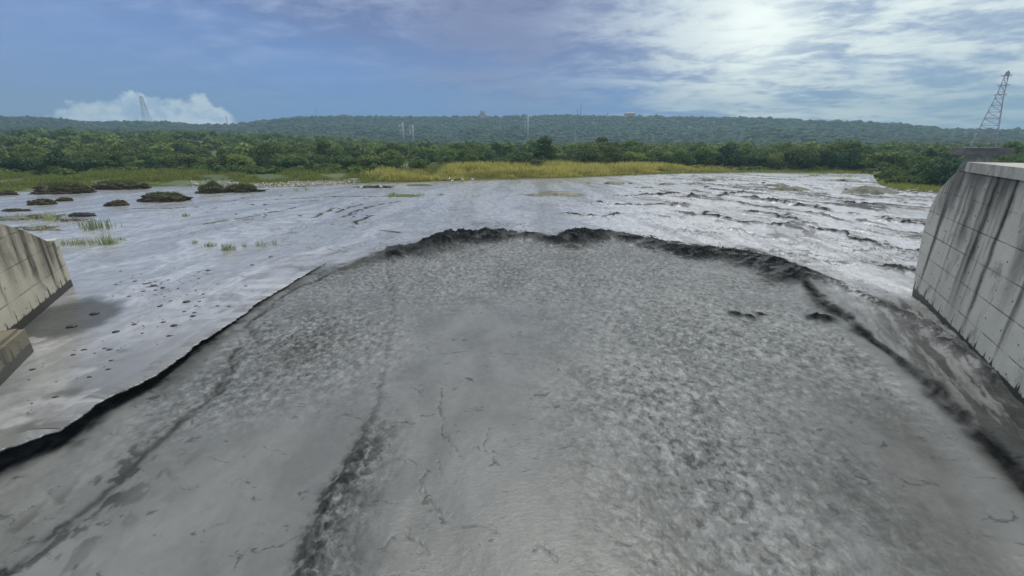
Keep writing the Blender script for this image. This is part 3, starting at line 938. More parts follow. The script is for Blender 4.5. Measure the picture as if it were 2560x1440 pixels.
# ------------------------------------------------------------------ wing walls
def wall(name, p_far, p_near, profile, thick, side, mat, label, under=0.0, under_z=1.0):
    """wall in its own axes: x from the far end towards the camera, z up, y = outward (river side at y = 0)"""
    d = np.array(p_near) - np.array(p_far); d = d / np.linalg.norm(d)
    rz = math.atan2(d[1], d[0])
    root = empty(name, (p_far[0], p_far[1], 0), rz)
    xs = [q[0] for q in profile]; zs = [q[1] for q in profile]
    N = 160
    xx = np.unique(np.concatenate([np.linspace(xs[0], xs[-1], N), xs]))
    top = np.interp(xx, xs, zs)
    # face grid
    K = 14
    def sheet(yv, flip):
        V_ = []; 
        for k in range(K + 1):
            zz = -2.2 + (top + 2.2) * k / K
            ux = under * np.clip(1 - zz / under_z, 0, 1.3) ** 1.5 * (1 - smooth01(xx, 0.0, 6.0))
            V_.append(np.stack([xx + ux, np.full_like(xx, yv), zz], 1))
        V_ = np.concatenate(V_); id_ = np.arange(len(V_)).reshape(K + 1, len(xx))
        F_ = np.stack([id_[:-1, :-1], id_[:-1, 1:], id_[1:, 1:], id_[1:, :-1]], -1).reshape(-1, 4)
        return V_, (F_[:, ::-1] if flip else F_)
    yb = thick * side
    V0, F0 = sheet(0.0, side < 0)
    V1, F1 = sheet(yb, side > 0)
    n0 = len(V0); nx_ = len(xx)
    id0 = np.arange(n0).reshape(K + 1, nx_); id1 = id0 + n0
    T = np.stack([id0[-1, :-1], id0[-1, 1:], id1[-1, 1:], id1[-1, :-1]], -1)
    E0 = np.stack([id0[:-1, 0], id0[1:, 0], id1[1:, 0], id1[:-1, 0]], -1)
    E1 = np.stack([id0[:-1, -1], id1[:-1, -1], id1[1:, -1], id0[1:, -1]], -1)
    me = mesh_np('wall_body', np.concatenate([V0, V1]), [F0, F1, T, E0, E1], mat, smooth=False)
    body = link('wall_body', me, root)
    tag(root, label, 'retaining wall')
    return root, xx, top


def on_wall(px, py, p0, p1):
    d = np.array(p1) - np.array(p0); d = d / np.linalg.norm(d)
    k = pix_dir(px, py)
    # p0 + s d = t k (horizontal)
    A_ = np.array([[d[0], -k[0]], [d[1], -k[1]]])
    s_, t_ = np.linalg.solve(A_, -np.array(p0))
    return s_, CAM_H + k[2] * t_


RF, RN = at(2285, 742), at(2560, 1036)
prof_px = [(2284, 735), (2281, 700), (2290, 640), (2305, 580), (2325, 520), (2352, 470), (2385, 435), (2424, 412)]
prof = [on_wall(*q, RF, RN) for q in prof_px]
print('right profile', [(round(a, 2), round(b, 2)) for a, b in prof])
sh_ = min(q[0] for q in prof)
d_ = (np.array(RN) - np.array(RF)); d_ = d_ / np.linalg.norm(d_)
RF = tuple(np.array(RF) + d_ * sh_); prof = [(a - sh_, b) for a, b in prof]
k_ = min(range(len(prof)), key=lambda i: prof[i][0]); prof = prof[k_:]
s_top, z_top = prof[-1]
base_s = prof[0][0]
pr = [(0.0, prof[0][1])]
for s_, z_ in prof[1:]:
    s2 = max(s_, pr[-1][0] + 0.03); pr.append((s2, max(z_, pr[-1][1] + .01)))
pr.append((30.0, pr[-1][1] + 0.10))
wr_root, rxx, rtop = wall('retaining_wall', RF, RN, pr, 1.6, 1, M_WALL_R,
                          'tall pale concrete wing wall with dark run-off streaks on the right, its top sloping down upstream', 1.55, 4.2)
cp_ = MB()
s0 = pr[-2][0]; zt = pr[-2][1]
def coping_prism():
    # projecting cap on the level stretch of the wall
    for (xa, xb) in ((s0 - 0.05, 29.9),):
        cp_.box(xa, xb, -0.09, 1.7, zt - 0.30, zt + 0.12)
coping_prism()
cp_o = cp_.build('coping', M_COPING, wr_root)

LFp, LNp = at(183, 714), at(45, 832)
lp_px = [(183, 712), (176, 672), (166, 640), (155, 610), (150, 600)]
print('left end', [tuple(round(v, 2) for v in on_wall(*q, LFp, LNp)) for q in lp_px + [(120, 606), (60, 578), (0, 560)]])
lz = [on_wall(*q, LFp, LNp) for q in [(150, 600), (124, 606), (90, 590), (60, 577), (0, 559)]]
pl = [(0.0, lz[0][1]), (0.45, lz[0][1] + 0.02)]
pl += [(max(lz[1][0], 0.5), lz[1][1])]
for s_, z_ in lz[2:]:
    pl.append((max(s_, pl[-1][0] + .05), max(z_, pl[-1][1] + .02)))
pl.append((pl[-1][0] + 12, pl[-1][1] + 3.2))
print('left prof', pl)
wl_root, lxx, ltop = wall('retaining_wall', LFp, LNp, pl, 1.4, -1, M_WALL_L,
                          'stained warm concrete wing wall at the left edge with a stepped post at its low end')
mb = MB(); e0 = lz[0][1]
mb.box(-0.06, 0.62, -1.46, 0.06, e0 - 0.25, e0 + 0.16)
mb.build('end_post', M_COPING, wl_root)

# low wet block at the foot of the left wall
bf_, bn_ = at(62, 884), at(-200, 1010)
rzb = math.atan2(bn_[1] - bf_[1], bn_[0] - bf_[0])
blk = empty('concrete_block', (bf_[0], bf_[1], 0), wl_root.rotation_euler[2])
mb = MB(); mb.box(-0.05, 9.0, -1.5, 0.25, -2.0, 1.0); mb.box(0.15, 8.8, -1.4, 0.12, 1.0, 1.12)
b_o = mb.build('block_body', M_BLOCK, blk)
tag(blk, 'low dark wet concrete block standing in the water against the left wall', 'concrete block')


# ------------------------------------------------------------------ vegetation
def leaf_cards(centers, size, tilt_bias, tone):
    n = len(centers)
    nrm = rng.normal(0, 1, (n, 3)) + tilt_bias
    nrm /= np.linalg.norm(nrm, axis=1, keepdims=True) + 1e-9
    ref = rng.normal(0, 1, (n, 3))
    u = np.cross(nrm, ref); u /= np.linalg.norm(u, axis=1, keepdims=True) + 1e-9
    v = np.cross(nrm, u)
    s_ = size[:, None]
    q = np.stack([centers - u * s_, centers + v * s_ * .62, centers + u * s_, centers - v * s_ * .62], 1)
    V_ = q.reshape(-1, 3)
    F_ = np.arange(n * 4).reshape(n, 4)
    return V_, F_, np.repeat(tone, 4)


def crown(wd_, ht, z0, nl, nq, ls):
    """leaf clumps filling several lobes"""
    Cs, Sz, Tn, Tb = [], [], [], []
    for i in range(nl):
        a = rng.random() * 6.283; rr = math.sqrt(rng.random()) * wd_ * 0.36
        zc = z0 + ht * (0.22 + 0.6 * rng.random() * (1 - 0.5 * rr / (wd_ * .36)))
        lr = wd_ * (0.17 + 0.13 * rng.random()); lh = lr * (0.55 + 0.35 * rng.random())
        k = nq // nl
        d = rng.normal(0, 1, (k, 3)); d /= np.linalg.norm(d, axis=1, keepdims=True)
        d[:, 2] = np.abs(d[:, 2]) * np.where(rng.random(k) < .8, 1, -1)
        rad_ = 0.55 + 0.5 * rng.random((k, 1)) ** 0.6
        c_ = np.array([math.cos(a) * rr, math.sin(a) * rr, zc]) + d * rad_ * np.array([lr, lr, lh])
        Cs.append(c_); Tb.append(d * 1.1)
        Sz.append(ls * (0.6 + 0.8 * rng.random(k)))
        Tn.append((0.72 + 0.5 * rng.random()) * (0.8 + 0.4 * rng.random(k)))
    return leaf_cards(np.concatenate(Cs), np.concatenate(Sz), np.concatenate(Tb), np.concatenate(Tn))


def tree_proto(wd_, ht, nl, nq, ls, mat, trunk=True):
    root = empty('tree', (0, 0, 0))
    V_, F_, T_ = crown(wd_, ht * 1.02, -ht * 0.10, nl, nq, ls)
    link('crown', mesh_np('crown', V_, F_, mat, {'tone': T_}, smooth=False), root)
    mb = MB()
    top = (rng.normal(0, .3), rng.normal(0, .3), ht * .55)
    mb.bar((0, 0, -0.5), (top[0] * .4, top[1] * .4, ht * .28), 0.20, 0.14)
    mb.bar((top[0] * .4, top[1] * .4, ht * .28), top, 0.14, 0.07)
    for i in range(4):
        a = rng.random() * 6.283
        mb.bar((top[0] * .4, top[1] * .4, ht * (.26 + .06 * i)), (math.cos(a) * wd_ * .3, math.sin(a) * wd_ * .3, ht * (.5 + .08 * i)), 0.08, 0.03)
    mb.build('trunk', M_BARK, root)
    return root, (V_, F_, T_)


protos = []
for i in range(9):
    dk_ = i % 3 == 0
    protos.append(tree_proto(5.6 + 3.0 * rng.random(), 6.2 + 2.4 * rng.random(), 15 + int(rng.integers(8)), 2800, 0.27, M_LEAF_D if dk_ else M_LEAF))

# candidate positions for the riverside wood
def mead(a):                       # depth of open ground between shore and wood
    return np.interp(a, [rad(-60), rad(-46), rad(-40), rad(-30), rad(-18), rad(-10), rad(8), rad(16), rad(24), rad(38), rad(60)],
                     [32, 33, 34, 32, 24, 21, 22, 14, 9, 8, 5])


cand = []
tries = 0
while len(cand) < 300 and tries < 40000:
    tries += 1
    a = rad(-57 + 112 * rng.random())
    dd = 0.5 + 70 * rng.random() ** 1.7
    r = float(shore_r(a)) + float(mead(a)) + dd
    if a > rad(36) : r = max(r, 95 + dd)
    if a > az_of(2372, 420): r = max(r, 125 + dd)
    x_, y_ = r * math.sin(a), r * math.cos(a)
    mind = 3.7 if dd < 18 else 5.4
    if all((x_ - c_[0]) ** 2 + (y_ - c_[1]) ** 2 > mind ** 2 for c_ in cand):
        cand.append((x_, y_, a, dd))
print('trees', len(cand), tries)
used = set()
for i, (x_, y_, a, dd) in enumerate(cand):
    k = int(rng.integers(len(protos)))
    proto = protos[k][0]
    zg = float(ground_z(np.array([x_]), np.array([y_]))[0])
    hmul = (0.62 + 0.5 * rng.random()) * (0.80 + 0.42 * float(fbm(np.array([a * 22]), np.array([0.3]), 3, 309)[0]))
    if a < rad(-8): hmul *= 0.86
    if rng.random() < 0.12: hmul *= 1.35
    if a > az_of(2380, 400): hmul = min(hmul, 0.78)
    sc_ = (hmul * (0.95 + .25 * rng.random()), hmul * (0.95 + .25 * rng.random()), hmul)
    if k not in used:
        used.add(k); r_ = proto
        r_.location = (x_, y_, zg); r_.rotation_euler = (0, 0, rng.random() * 6.28); r_.scale = sc_
    else:
        r_ = dup(proto, (x_, y_, zg), rng.random() * 6.28, sc_)
    dkn = 'dark green' if k % 3 == 0 else 'leafy mid green'
    if a < rad(-14):
        lab = f'{dkn} tree in the wood on the left bank, behind the stony shore'; g = f'{dkn} trees of the left bank'
    elif a < rad(17):
        lab = f'{dkn} tree in the riverside wood behind the yellow grass'; g = f'{dkn} trees behind the yellow grass'
    else:
        lab = f'{dkn} tree in the wood along the far right end of the river'; g = f'{dkn} trees at the right end of the river'
    tag(r_, lab, 'tree', g)
for i, (pr_, _) in enumerate(protos):
    if i not in used:
        for ch in list(pr_.children): bpy.data.objects.remove(ch)
        bpy.data.objects.remove(pr_)


def merge_trees(name, places, mat, step=1):
    """far wood that reads as one mass"""
    VV, FF, TT = [], [], []; b = 0
    for (x_, y_, z_, s_, k) in places:
        V_, F_, T_ = protos[k][1]
        n4 = (len(F_) // step) * 4
        v = V_.reshape(-1, 4, 3)[::step].reshape(-1, 3); tt = T_.reshape(-1, 4)[::step].ravel()
        if step > 1:
            c_ = v.reshape(-1, 4, 3).mean(1, keepdims=True); v = (c_ + (v.reshape(-1, 4, 3) - c_) * math.sqrt(step) * 1.05).reshape(-1, 3)
        a = rng.random() * 6.28; ca, sa = math.cos(a), math.sin(a)
        v = np.stack([v[:, 0] * ca - v[:, 1] * sa, v[:, 0] * sa + v[:, 1] * ca, v[:, 2]], 1) * s_ + np.array([x_, y_, z_])
        VV.append(v); FF.append(np.arange(len(v)).reshape(-1, 4) + b); TT.append(tt * (0.7 + .6 * rng.random())); b += len(v)
    o = link(name, mesh_np(name, np.concatenate(VV), np.concatenate(FF), mat, {'tone': np.concatenate(TT)}, smooth=False))
    tag(o, kind='stuff')
    return o


pl_ = []
for i in range(1900):
    a = rad(-60 + 118 * rng.random())
    r = 150 + 370 * rng.random() ** 1.2
    if r < float(shore_r(a)) + float(mead(a)) + 52: continue
    x_, y_ = r * math.sin(a), r * math.cos(a)
    z_ = float(ground_z(np.array([x_]), np.array([y_]))[0])
    pl_.append((x_, y_, z_, 0.65 + .45 * rng.random(), int(rng.integers(9))))
merge_trees('distant_wood', pl_, M_LEAF, 4)

# hill forest: canopy clumps all over the escarpment
n = 30000
a = rad(-62) + rad(124) * rng.random(n); r = 480 + 640 * rng.random(n) ** 0.75
hx, hy = r * np.sin(a), r * np.cos(a); hzg = ground_z(hx, hy)
szb = 1.8 + 4.4 * rng.random(n) ** 2.2
sz = np.stack([szb * (.8 + .5 * rng.random(n)), szb * (.8 + .5 * rng.random(n)), szb * (.6 + .35 * rng.random(n))], 1)
hv, hf = scatter_blobs(np.stack([hx, hy, hzg + sz[:, 2] * .55], 1), sz, jit=.3)
tone = np.repeat(0.75 + 0.5 * rng.random(n), len(IV1)) * np.repeat(0.45 + 1.1 * fbm(hx * .02, hy * .02, 3, 301), len(IV1))
o = link('hill_forest', mesh_np('hill_forest', hv, hf, M_HILLF, {'tone': tone}, smooth=False)); tag(o, kind='stuff')
# ragged trees standing along the skyline
ra_ = rad(-52) + rad(104) * np.sort(rng.random(900)); rr_ = RIDGE_R - 6 + 14 * rng.random(900)
x1, y1 = rr_ * np.sin(ra_), rr_ * np.cos(ra_); z1 = ground_z(x1, y1)
pr_l = [(x1[i], y1[i], z1[i], 0.55 + .55 * rng.random(), int(rng.integers(9))) for i in range(900) if fbm(np.array([ra_[i] * 40]), np.array([0.0]), 2, 305)[0] > .38]
merge_trees('ridge_wood', pr_l, M_HILLF, 8)


# bushes
def bush_proto(wd_, ht, nl, nq, ls, mat):
    V_, F_, T_ = crown(wd_, ht, -ht * .15, nl, nq, ls)
    root = empty('bush', (0, 0, 0))
    link('foliage', mesh_np('foliage', V_, F_, mat, {'tone': T_}, smooth=False), root)
    mb = MB()
    for i in range(5):
        an = rng.random() * 6.28
        mb.bar((0, 0, -.3), (math.cos(an) * wd_ * .25, math.sin(an) * wd_ * .25, ht * .55), .05, .02, 5)
    mb.build('stem', M_BARK, root)
    return root


bushes = [bush_proto(3.2, 2.0, 8, 420, .24, M_BUSH) for _ in range(4)] + [bush_proto(3.6, 2.4, 8, 460, .26, M_LEAF) for _ in range(2)]
bspots = []
for i in range(90):                              # low green scrub in front of the left wood
    a = rad(-56 + 40 * rng.random()); r = float(shore_r(a)) + float(mead(a)) - 7 + 8 * rng.random()
    bspots.append((r * math.sin(a), r * math.cos(a), .7 + .5 * rng.random(), int(rng.integers(6)),
                   'low light green bush at the foot of the wood on the left bank', 'scrub along the left bank'))
for i in range(26):                              # point bar by the right wall
    px = 2205 + 155 * rng.random(); py = 436 + 26 * rng.random() + (px - 2205) * .05
    x_, y_ = at(px, py, 0.3)
    bspots.append((x_, y_, .75 + .45 * rng.random(), 4 + int(rng.integers(2)),
                   'dense dark bush on the gravel spit behind the right wall', 'bushes on the spit by the right wall'))
for i in range(22):
    a = rad(16 + 24 * rng.random()); r = float(shore_r(a)) + 3 + 5 * rng.random()
    if a > az_of(2190, 440): continue
    bspots.append((r * math.sin(a), r * math.cos(a), .5 + .4 * rng.random(), int(rng.integers(6)),
                   'small green bush on the far shore in front of the right wood', 'bushes on the far right shore'))
ub = set()
for (x_, y_, s_, k, lab, g) in bspots:
    zg = float(ground_z(np.array([x_]), np.array([y_]))[0])
    if k not in ub:
        ub.add(k); r_ = bushes[k]; r_.location = (x_, y_, zg); r_.scale = (s_,) * 3
    else:
        r_ = dup(bushes[k], (x_, y_, zg), rng.random() * 6.28, s_)
    tag(r_, lab, 'bush', g)


# grass
def blades(pos, h, lean, wdt, tone):
    n = len(pos)
    an = rng.random(n) * 6.283
    dx_, dy_ = np.cos(an), np.sin(an)
    ln = lean * rng.random(n) * h; la = rng.random(n) * 6.283
    tip = pos + np.stack([np.cos(la) * ln, np.sin(la) * ln, h], 1)
    mid = pos + np.stack([np.cos(la) * ln * .35, np.sin(la) * ln * .35, h * .6], 1)
    wv = np.stack([dx_ * wdt, dy_ * wdt, np.zeros(n)], 1)
    V_ = np.stack([pos - wv, pos + wv, mid + wv * .8, mid - wv * .8, tip], 1).reshape(-1, 3)
    b = (np.arange(n) * 5)[:, None]
    Q = b + np.array([[0, 1, 2, 3]]); T3 = b + np.array([[3, 2, 4]])
    return V_, [Q, T3], np.repeat(tone, 5)


n = 60000
pxs = 880 + 1000 * rng.random(n); aa = np.array([az_of(q, 440) for q in pxs])
dd = rng.random(n) * (mead(aa) - 1.0) + 0.8
r = shore_r(aa) + dd
x1, y1 = r * np.sin(aa), r * np.cos(aa); z1 = ground_z(x1, y1)
edge_l = np.minimum(smooth01(pxs, 880, 1000), smooth01(1900 - pxs, 0, 300))
clump = fbm(x1 * .09, y1 * .22, 4, 401, .55)
kp = (rng.random(n) < edge_l * 1.2)
hgt = (0.30 + 1.75 * smooth01(clump, .33, .66)) * 1.12 * (0.35 + 0.65 * edge_l) * (0.45 + .55 * smooth01(dd, 0, 5)) * (0.7 + .5 * rng.random(n))
tn = (0.75 + 0.5 * rng.random(n)) * (0.7 + .7 * smooth01(clump, .35, .6)) 
gv, gfs, gt = blades(np.stack([x1, y1, z1 - .1], 1)[kp], hgt[kp], .35, 0.07, tn[kp])
o = link('tall_grass', mesh_np('tall_grass', gv, gfs, M_GRASS_Y, {'tone': gt}, smooth=False)); tag(o, kind='stuff')
n = 80000
aa = rad(-57) + rad(50) * rng.random(n); dd = 0.6 + 36 * rng.random(n) ** 1.3
r = shore_r(aa) + dd
x1, y1 = r * np.sin(aa), r * np.cos(aa); z1 = ground_z(x1, y1)
clump = fbm(x1 * .2, y1 * .2, 4, 411, .6)
stony = smooth01(aa, az_of(480, 460), az_of(560, 460)) * smooth01(-aa, -az_of(900, 460), -az_of(830, 460)) * smooth01(8 - dd, 0, 3)
kp = (clump > .42) & (rng.random(n) > stony * .85)
hgt = (0.25 + .7 * smooth01(clump, .4, .7)) * (0.6 + .6 * rng.random(n)) * (.5 + .8 * smooth01(dd, 2, 12))
gv, gfs, gt = blades(np.stack([x1, y1, z1 - .08], 1)[kp], hgt[kp], .4, 0.06, (0.65 + .6 * rng.random(n))[kp])
o = link('meadow_grass', mesh_np('meadow_grass', gv, gfs, M_GRASS_G, {'tone': gt}, smooth=False)); tag(o, kind='stuff')
n = 12000
aa = rad(19) + rad(32) * rng.random(n); dd = 0.4 + 9 * rng.random(n)
r = shore_r(aa) + dd
x1, y1 = r * np.sin(aa), r * np.cos(aa); z1 = ground_z(x1, y1)
gv, gfs, gt = blades(np.stack([x1, y1, z1 - .08], 1), (.3 + .6 * rng.random(n)), .4, 0.06, .6 + .6 * rng.random(n))
o = link('shore_grass', mesh_np('shore_grass', gv, gfs, M_GRASS_G, {'tone': gt}, smooth=False)); tag(o, kind='stuff')

# stony beach on the left bank
n = 2200
pxs = 480 + 420 * rng.random(n); aa = np.array([az_of(q, 462) for q in pxs]); dd = -1.0 + 9 * rng.random(n)
r = shore_r(aa) + dd; x1, y1 = r * np.sin(aa), r * np.cos(aa); z1 = np.maximum(ground_z(x1, y1), -.05)
s_ = .05 + .22 * rng.random(n) ** 3
sv, sf = scatter_blobs(np.stack([x1, y1, z1 + s_ * .2], 1), s_, jit=.25, squash=.65)
o = link('shore_stones', mesh_np('shore_stones', sv, sf, M_STONE_P, smooth=True)); tag(o, kind='stuff')
n = 350
pxs = 2215 + 130 * rng.random(n); pys = 455 + 26 * rng.random(n)
xy = np.array([at(a_, b_, .1) for a_, b_ in zip(pxs, pys)]); z1 = np.maximum(ground_z(xy[:, 0], xy[:, 1]), 0)
s_ = .06 + .3 * rng.random(n) ** 3
sv, sf = scatter_blobs(np.stack([xy[:, 0], xy[:, 1], z1 + s_ * .2], 1), s_, jit=.25, squash=.65)
o = link('spit_stones', mesh_np('spit_stones', sv, sf, M_STONE_P, smooth=True)); tag(o, kind='stuff')


# ------------------------------------------------------------------ things in the water
def lump(name, px0, px1, py, hpx, seed, mat, label, cat, grass=False, rough_=.35, prof=None):
    """irregular mound standing in the water between two pixel columns"""
    xa, ya = at(px0, py); xb, yb = at(px1, py)
    cx, cy = (xa + xb) / 2, (ya + yb) / 2
    L = math.hypot(xb - xa, yb - ya) / 2
    rr_ = math.hypot(cx, cy)
    h = hpx * math.hypot(rr_, CAM_H) / F_PX * 0.74
    v = IV4.copy()
    ang = np.arctan2(v[:, 1], v[:, 0])
    nz = fbm(v[:, 0] * 2.2 + seed * 3.1, v[:, 1] * 2.2 + v[:, 2] * 1.3 + seed, 4, seed + 500, .6)
    nz2 = fbm(v[:, 0] * 6 + seed, v[:, 2] * 6 + v[:, 1] * 3, 3, seed + 520, .6)
    v = v * (1 + rough_ * 2.0 * (nz - .5) + rough_ * 1.5 * (nz2 - .5) + rough_ * .9 * (fbm(v[:, 0] * 15 + seed, v[:, 1] * 15 + v[:, 2] * 11, 3, seed + 540, .6) - .5))[:, None]
    top = prof(v[:, 0]) if prof else 1.0
    v[:, 2] = np.where(v[:, 2] > 0, v[:, 2] * top, v[:, 2])
    dep_ = min(L * .6, max(h * 1.6, .5))
    v = v * np.array([L, dep_, h])
    rz = math.atan2(yb - ya, xb - xa)
    root = empty(name, (cx, cy + dep_ * .5, water_z(cx, cy) - 0.02), rz)
    link('mound_soil', mesh_np('mound_soil', v, IF4, mat, smooth=True), root)
    if grass:
        k = 800
        sx = (rng.random(k) * 2 - 1) * .75
        tz = h * np.sqrt(np.clip(1 - sx ** 2, 0, 1)) * (prof(sx) if prof else 1.0) * .75
        gp = np.stack([sx * L, rng.normal(0, dep_ * .2, k), tz], 1)
        gv_, gf_, gt_ = blades(gp, h * (.25 + .45 * rng.random(k)), .6, .03, .4 + .5 * rng.random(k))
        link('grass_cap', mesh_np('grass_cap', gv_, gf_, M_BUSH, {'tone': gt_}, smooth=False), root)
    tag(root, label, cat, 'earth mounds standing in the flood')
    return root


lump('earth_mound', 68, 215, 484, 20, 1, M_EARTH, 'long dark grassy mound at the left shore, its blunt end to the left', 'earth mound', True)
lump('earth_mound', 220, 352, 473, 17, 2, M_EARTH, 'long low mound with grass tufts beside the left shore, behind the blunt one', 'earth mound', True)
lump('earth_mound', 343, 462, 504, 19, 3, M_EARTH, 'large brown double-humped mound alone in the left water', 'earth mound', True, .3)
lump('earth_mound', 257, 311, 515, 14, 4, M_EARTH, 'small dark wedge-shaped mound left of the double-humped one', 'earth mound', False, .3, lambda x: .5 + .5 * (x + 1) / 1.3)
lump('earth_mound', 64, 125, 512, 11, 5, M_EARTH, 'flat pointed mound in the shaded water near the left edge', 'earth mound', False)
lump('earth_mound', 137, 173, 503, 8, 6, M_EARTH, 'tiny dark mound just right of the flat pointed one', 'earth mound', False)
lump('earth_mound', 484, 560, 483, 23, 7, M_EARTH, 'mound topped with a brown bush before the stony shore', 'earth mound', True, .4, lambda x: .55 + .6 * np.exp(-((x - .2) / .4) ** 2))
lump('earth_mound', 555, 642, 480, 17, 8, M_EARTH, 'ragged clump of dark soil right of the bush-topped mound', 'earth mound', True, .5)
lump('earth_mound', -20, 30, 488, 9, 9, M_EARTH, 'low dark mound cut by the left edge of the picture', 'earth mound', False)
lump('earth_mound', 168, 232, 541, 9, 10, M_STONE_D, 'smooth dark grey hump beside the grassy debris island', 'earth mound', False, .25)
lump('earth_mound', 0, 70, 528, 5, 11, M_EARTH, 'thin dark strip of debris awash above the left wall', 'earth mound', False)


def sandbar(px0, px1, py, hpx, dmul, seed, mat=M_SAND):
    xa, ya = at(px0, py); xb, yb = at(px1, py)
    cx, cy = (xa + xb) / 2, (ya + yb) / 2; L = math.hypot(xb - xa, yb - ya) / 2
    h = hpx * math.hypot(cx, cy) / F_PX * .55
    N_ = 40
    g = np.linspace(-1, 1, N_); gx_, gy_ = np.meshgrid(g, g, indexing='ij')
    rr_ = np.sqrt(gx_ ** 2 + gy_ ** 2) + (fbm(gx_ * 2 + seed, gy_ * 2, 4, seed + 700, .6) - .5) * .7
    zz = h * (1 - smooth01(rr_, .15, 1.0)) * (.6 + .8 * fbm(gx_ * 4 + seed, gy_ * 4, 4, seed + 710, .6)) - .25 * smooth01(rr_, .5, 1.1)
    V_ = np.stack([gx_ * L, gy_ * L * dmul, zz], -1).reshape(-1, 3)
    id_ = np.arange(N_ * N_).reshape(N_, N_)
    F_ = np.stack([id_[:-1, :-1], id_[1:, :-1], id_[1:, 1:], id_[:-1, 1:]], -1).reshape(-1, 4)
    o = link('sandbar', mesh_np('sandbar', V_, F_, mat), None, (cx, cy, 0.03))
    o.rotation_euler = (0, 0, math.atan2(yb - ya, xb - xa))
    tag(o, kind='structure')
    return o


sandbar(1285, 1500, 486, 13, .5, 1)
sandbar(1500, 1565, 460, 9, .7, 2)
sandbar(1915, 2040, 476, 14, .6, 3)
sandbar(1885, 1990, 466, 10, .5, 4)
sandbar(2090, 2260, 482, 18, .5, 5)
sandbar(1740, 1800, 452, 8, .6, 6)
sandbar(950, 1070, 490, 5, .5, 7, M_GROUND)
sandbar(1000, 1090, 464, 5, .5, 8, M_GROUND)
sandbar(-30, 90, 549, 9, .35, 9)
sandbar(70, 160, 546, 10, .4, 13)
sandbar(140, 215, 552, 6, .4, 14)
sandbar(45, 120, 574, 6, .4, 10)
sandbar(110, 165, 576, 4, .4, 15)
sandbar(1640, 1700, 462, 7, .6, 11)
sandbar(1590, 1640, 470, 6, .6, 12)


def tuft(px, py, hpx, wpx, nb, label, stiff=.45):
    x_, y_ = at(px, py); k = math.hypot(math.hypot(x_, y_), CAM_H) / F_PX
    w_ = wpx * k / 2; h = hpx * k * .8
    gp = np.stack([np.clip(rng.normal(0, w_ * .5, nb), -w_ * .9, w_ * .9), rng.normal(0, w_ * .3, nb), np.full(nb, -.06)], 1)
    gv_, gf_, gt_ = blades(gp, h * (.35 + .65 * rng.random(nb)), stiff, .010 + .003 * math.hypot(x_, y_) / 10, .6 + .7 * rng.random(nb))
    o = link('grass_tuft', mesh_np('grass_tuft', gv_, gf_, M_TUFT, {'tone': gt_}, smooth=False), None, (x_, y_, water_z(x_, y_)))
    tag(o, label, 'grass tuft', 'grass tufts standing in the flood')


tuft(245, 572, 32, 60, 120, 'wide pale grass clump in the left water, topmost of the three above the pool')
tuft(200, 610, 18, 60, 130, 'green grass clump just right of the left wall end post')
tuft(275, 610, 30, 30, 90, 'tall green grass tuft in the left pool')
tuft(160, 612, 12, 25, 50, 'short grass tuft touching the left wall end in view')
tuft(305, 600, 10, 16, 24, 'tiny green tuft right of the tall one in the left pool')
tuft(488, 607, 16, 12, 26, 'leftmost small tuft of the row in the shallow sheet')
tuft(522, 616, 18, 30, 40, 'sparse thin tuft second from left in the shallow row')
tuft(572, 625, 24, 28, 90, 'thick yellowish tuft in the middle of the shallow row')
tuft(612, 616, 18, 16, 24, 'thin tuft right of the thick yellowish one')
tuft(648, 615, 24, 26, 22, 'few bare stalks near the right end of the shallow row')
tuft(686, 612, 20, 10, 12, 'single pair of stalks at the right end of the shallow row')
tuft(464, 541, 12, 14, 36, 'lone grass tuft in mid water below the double-humped mound')
tuft(128, 550, 24, 40, 60, 'grass growing on the debris island above the left wall')
tuft(60, 548, 16, 70, 90, 'low grass on the left part of the debris island')
tuft(100, 572, 14, 60, 60, 'low grass on the smaller debris strip above the left wall')
tuft(982, 489, 14, 26, 60, 'green tuft on the long flat grassy islet')
tuft(1012, 489, 9, 50, 60, 'low grass in the middle of the flat grassy islet')
tuft(1052, 488, 13, 22, 50, 'grey green tuft at the right end of the flat grassy islet')
tuft(1102, 488, 9, 18, 40, 'small tuft alone right of the flat grassy islet')
tuft(1190, 491, 9, 60, 60, 'wide faint grass patch in mid river')
tuft(1470, 459, 9, 18, 40, 'yellow tuft in the water before the yellow grass')
tuft(1400, 456, 9, 22, 20, 'thin stalks in the water nearest the yellow grass')
tuft(2035, 441, 9, 24, 80, 'green tuft on the far islet at the river head')
tuft(2100, 442, 8, 60, 140, 'long green grass patch on the far islet at the river head')
tuft(740, 478, 14, 16, 20, 'thin stalks standing off the stony shore')
tuft(765, 476, 14, 14, 20, 'second clump of thin stalks off the stony shore, nearer the yellow grass')

# dark stones lying on the shallow sheet
st_me = []
for k in range(4):
    v = IV2 * (1 + .5 * (fbm(IV2[:, 0] * 1.6 + k, IV2[:, 1] * 1.6 + IV2[:, 2], 3, 800 + k) - .5))[:, None]
    st_me.append(mesh_np('stone', v * np.array([1, .7, .5]), IF2, M_STONE_D, smooth=True))
named = [(290, 830, 9, 'square dark stone nearest the left pool, alone on the pale silt'), (385, 715, 9, 'flat reddish dark stone in the middle of the pebbly patch'),
         (407, 720, 7, 'dark stone just right of the reddish one in the pebbly patch'), (467, 755, 10, 'flat oval dark stone on the silt between pool and crack'),
         (436, 815, 10, 'dark oval stone close above the undercut edge'), (237, 785, 11, 'dark twig-like stone left in the still pool'),
         (520, 676, 6, 'lone dark stone in the shallow water right of the pebbly patch'), (336, 811, 6, 'small dark stone on the silt edge of the pool'),
         (180, 817, 12, 'dark slab of debris in the brown eddy by the left wall'), (483, 791, 8, 'dark stone near the thin bright stripe above the undercut'),
         (508, 735, 5, 'tiny dark stone standing upright at the silt edge')]
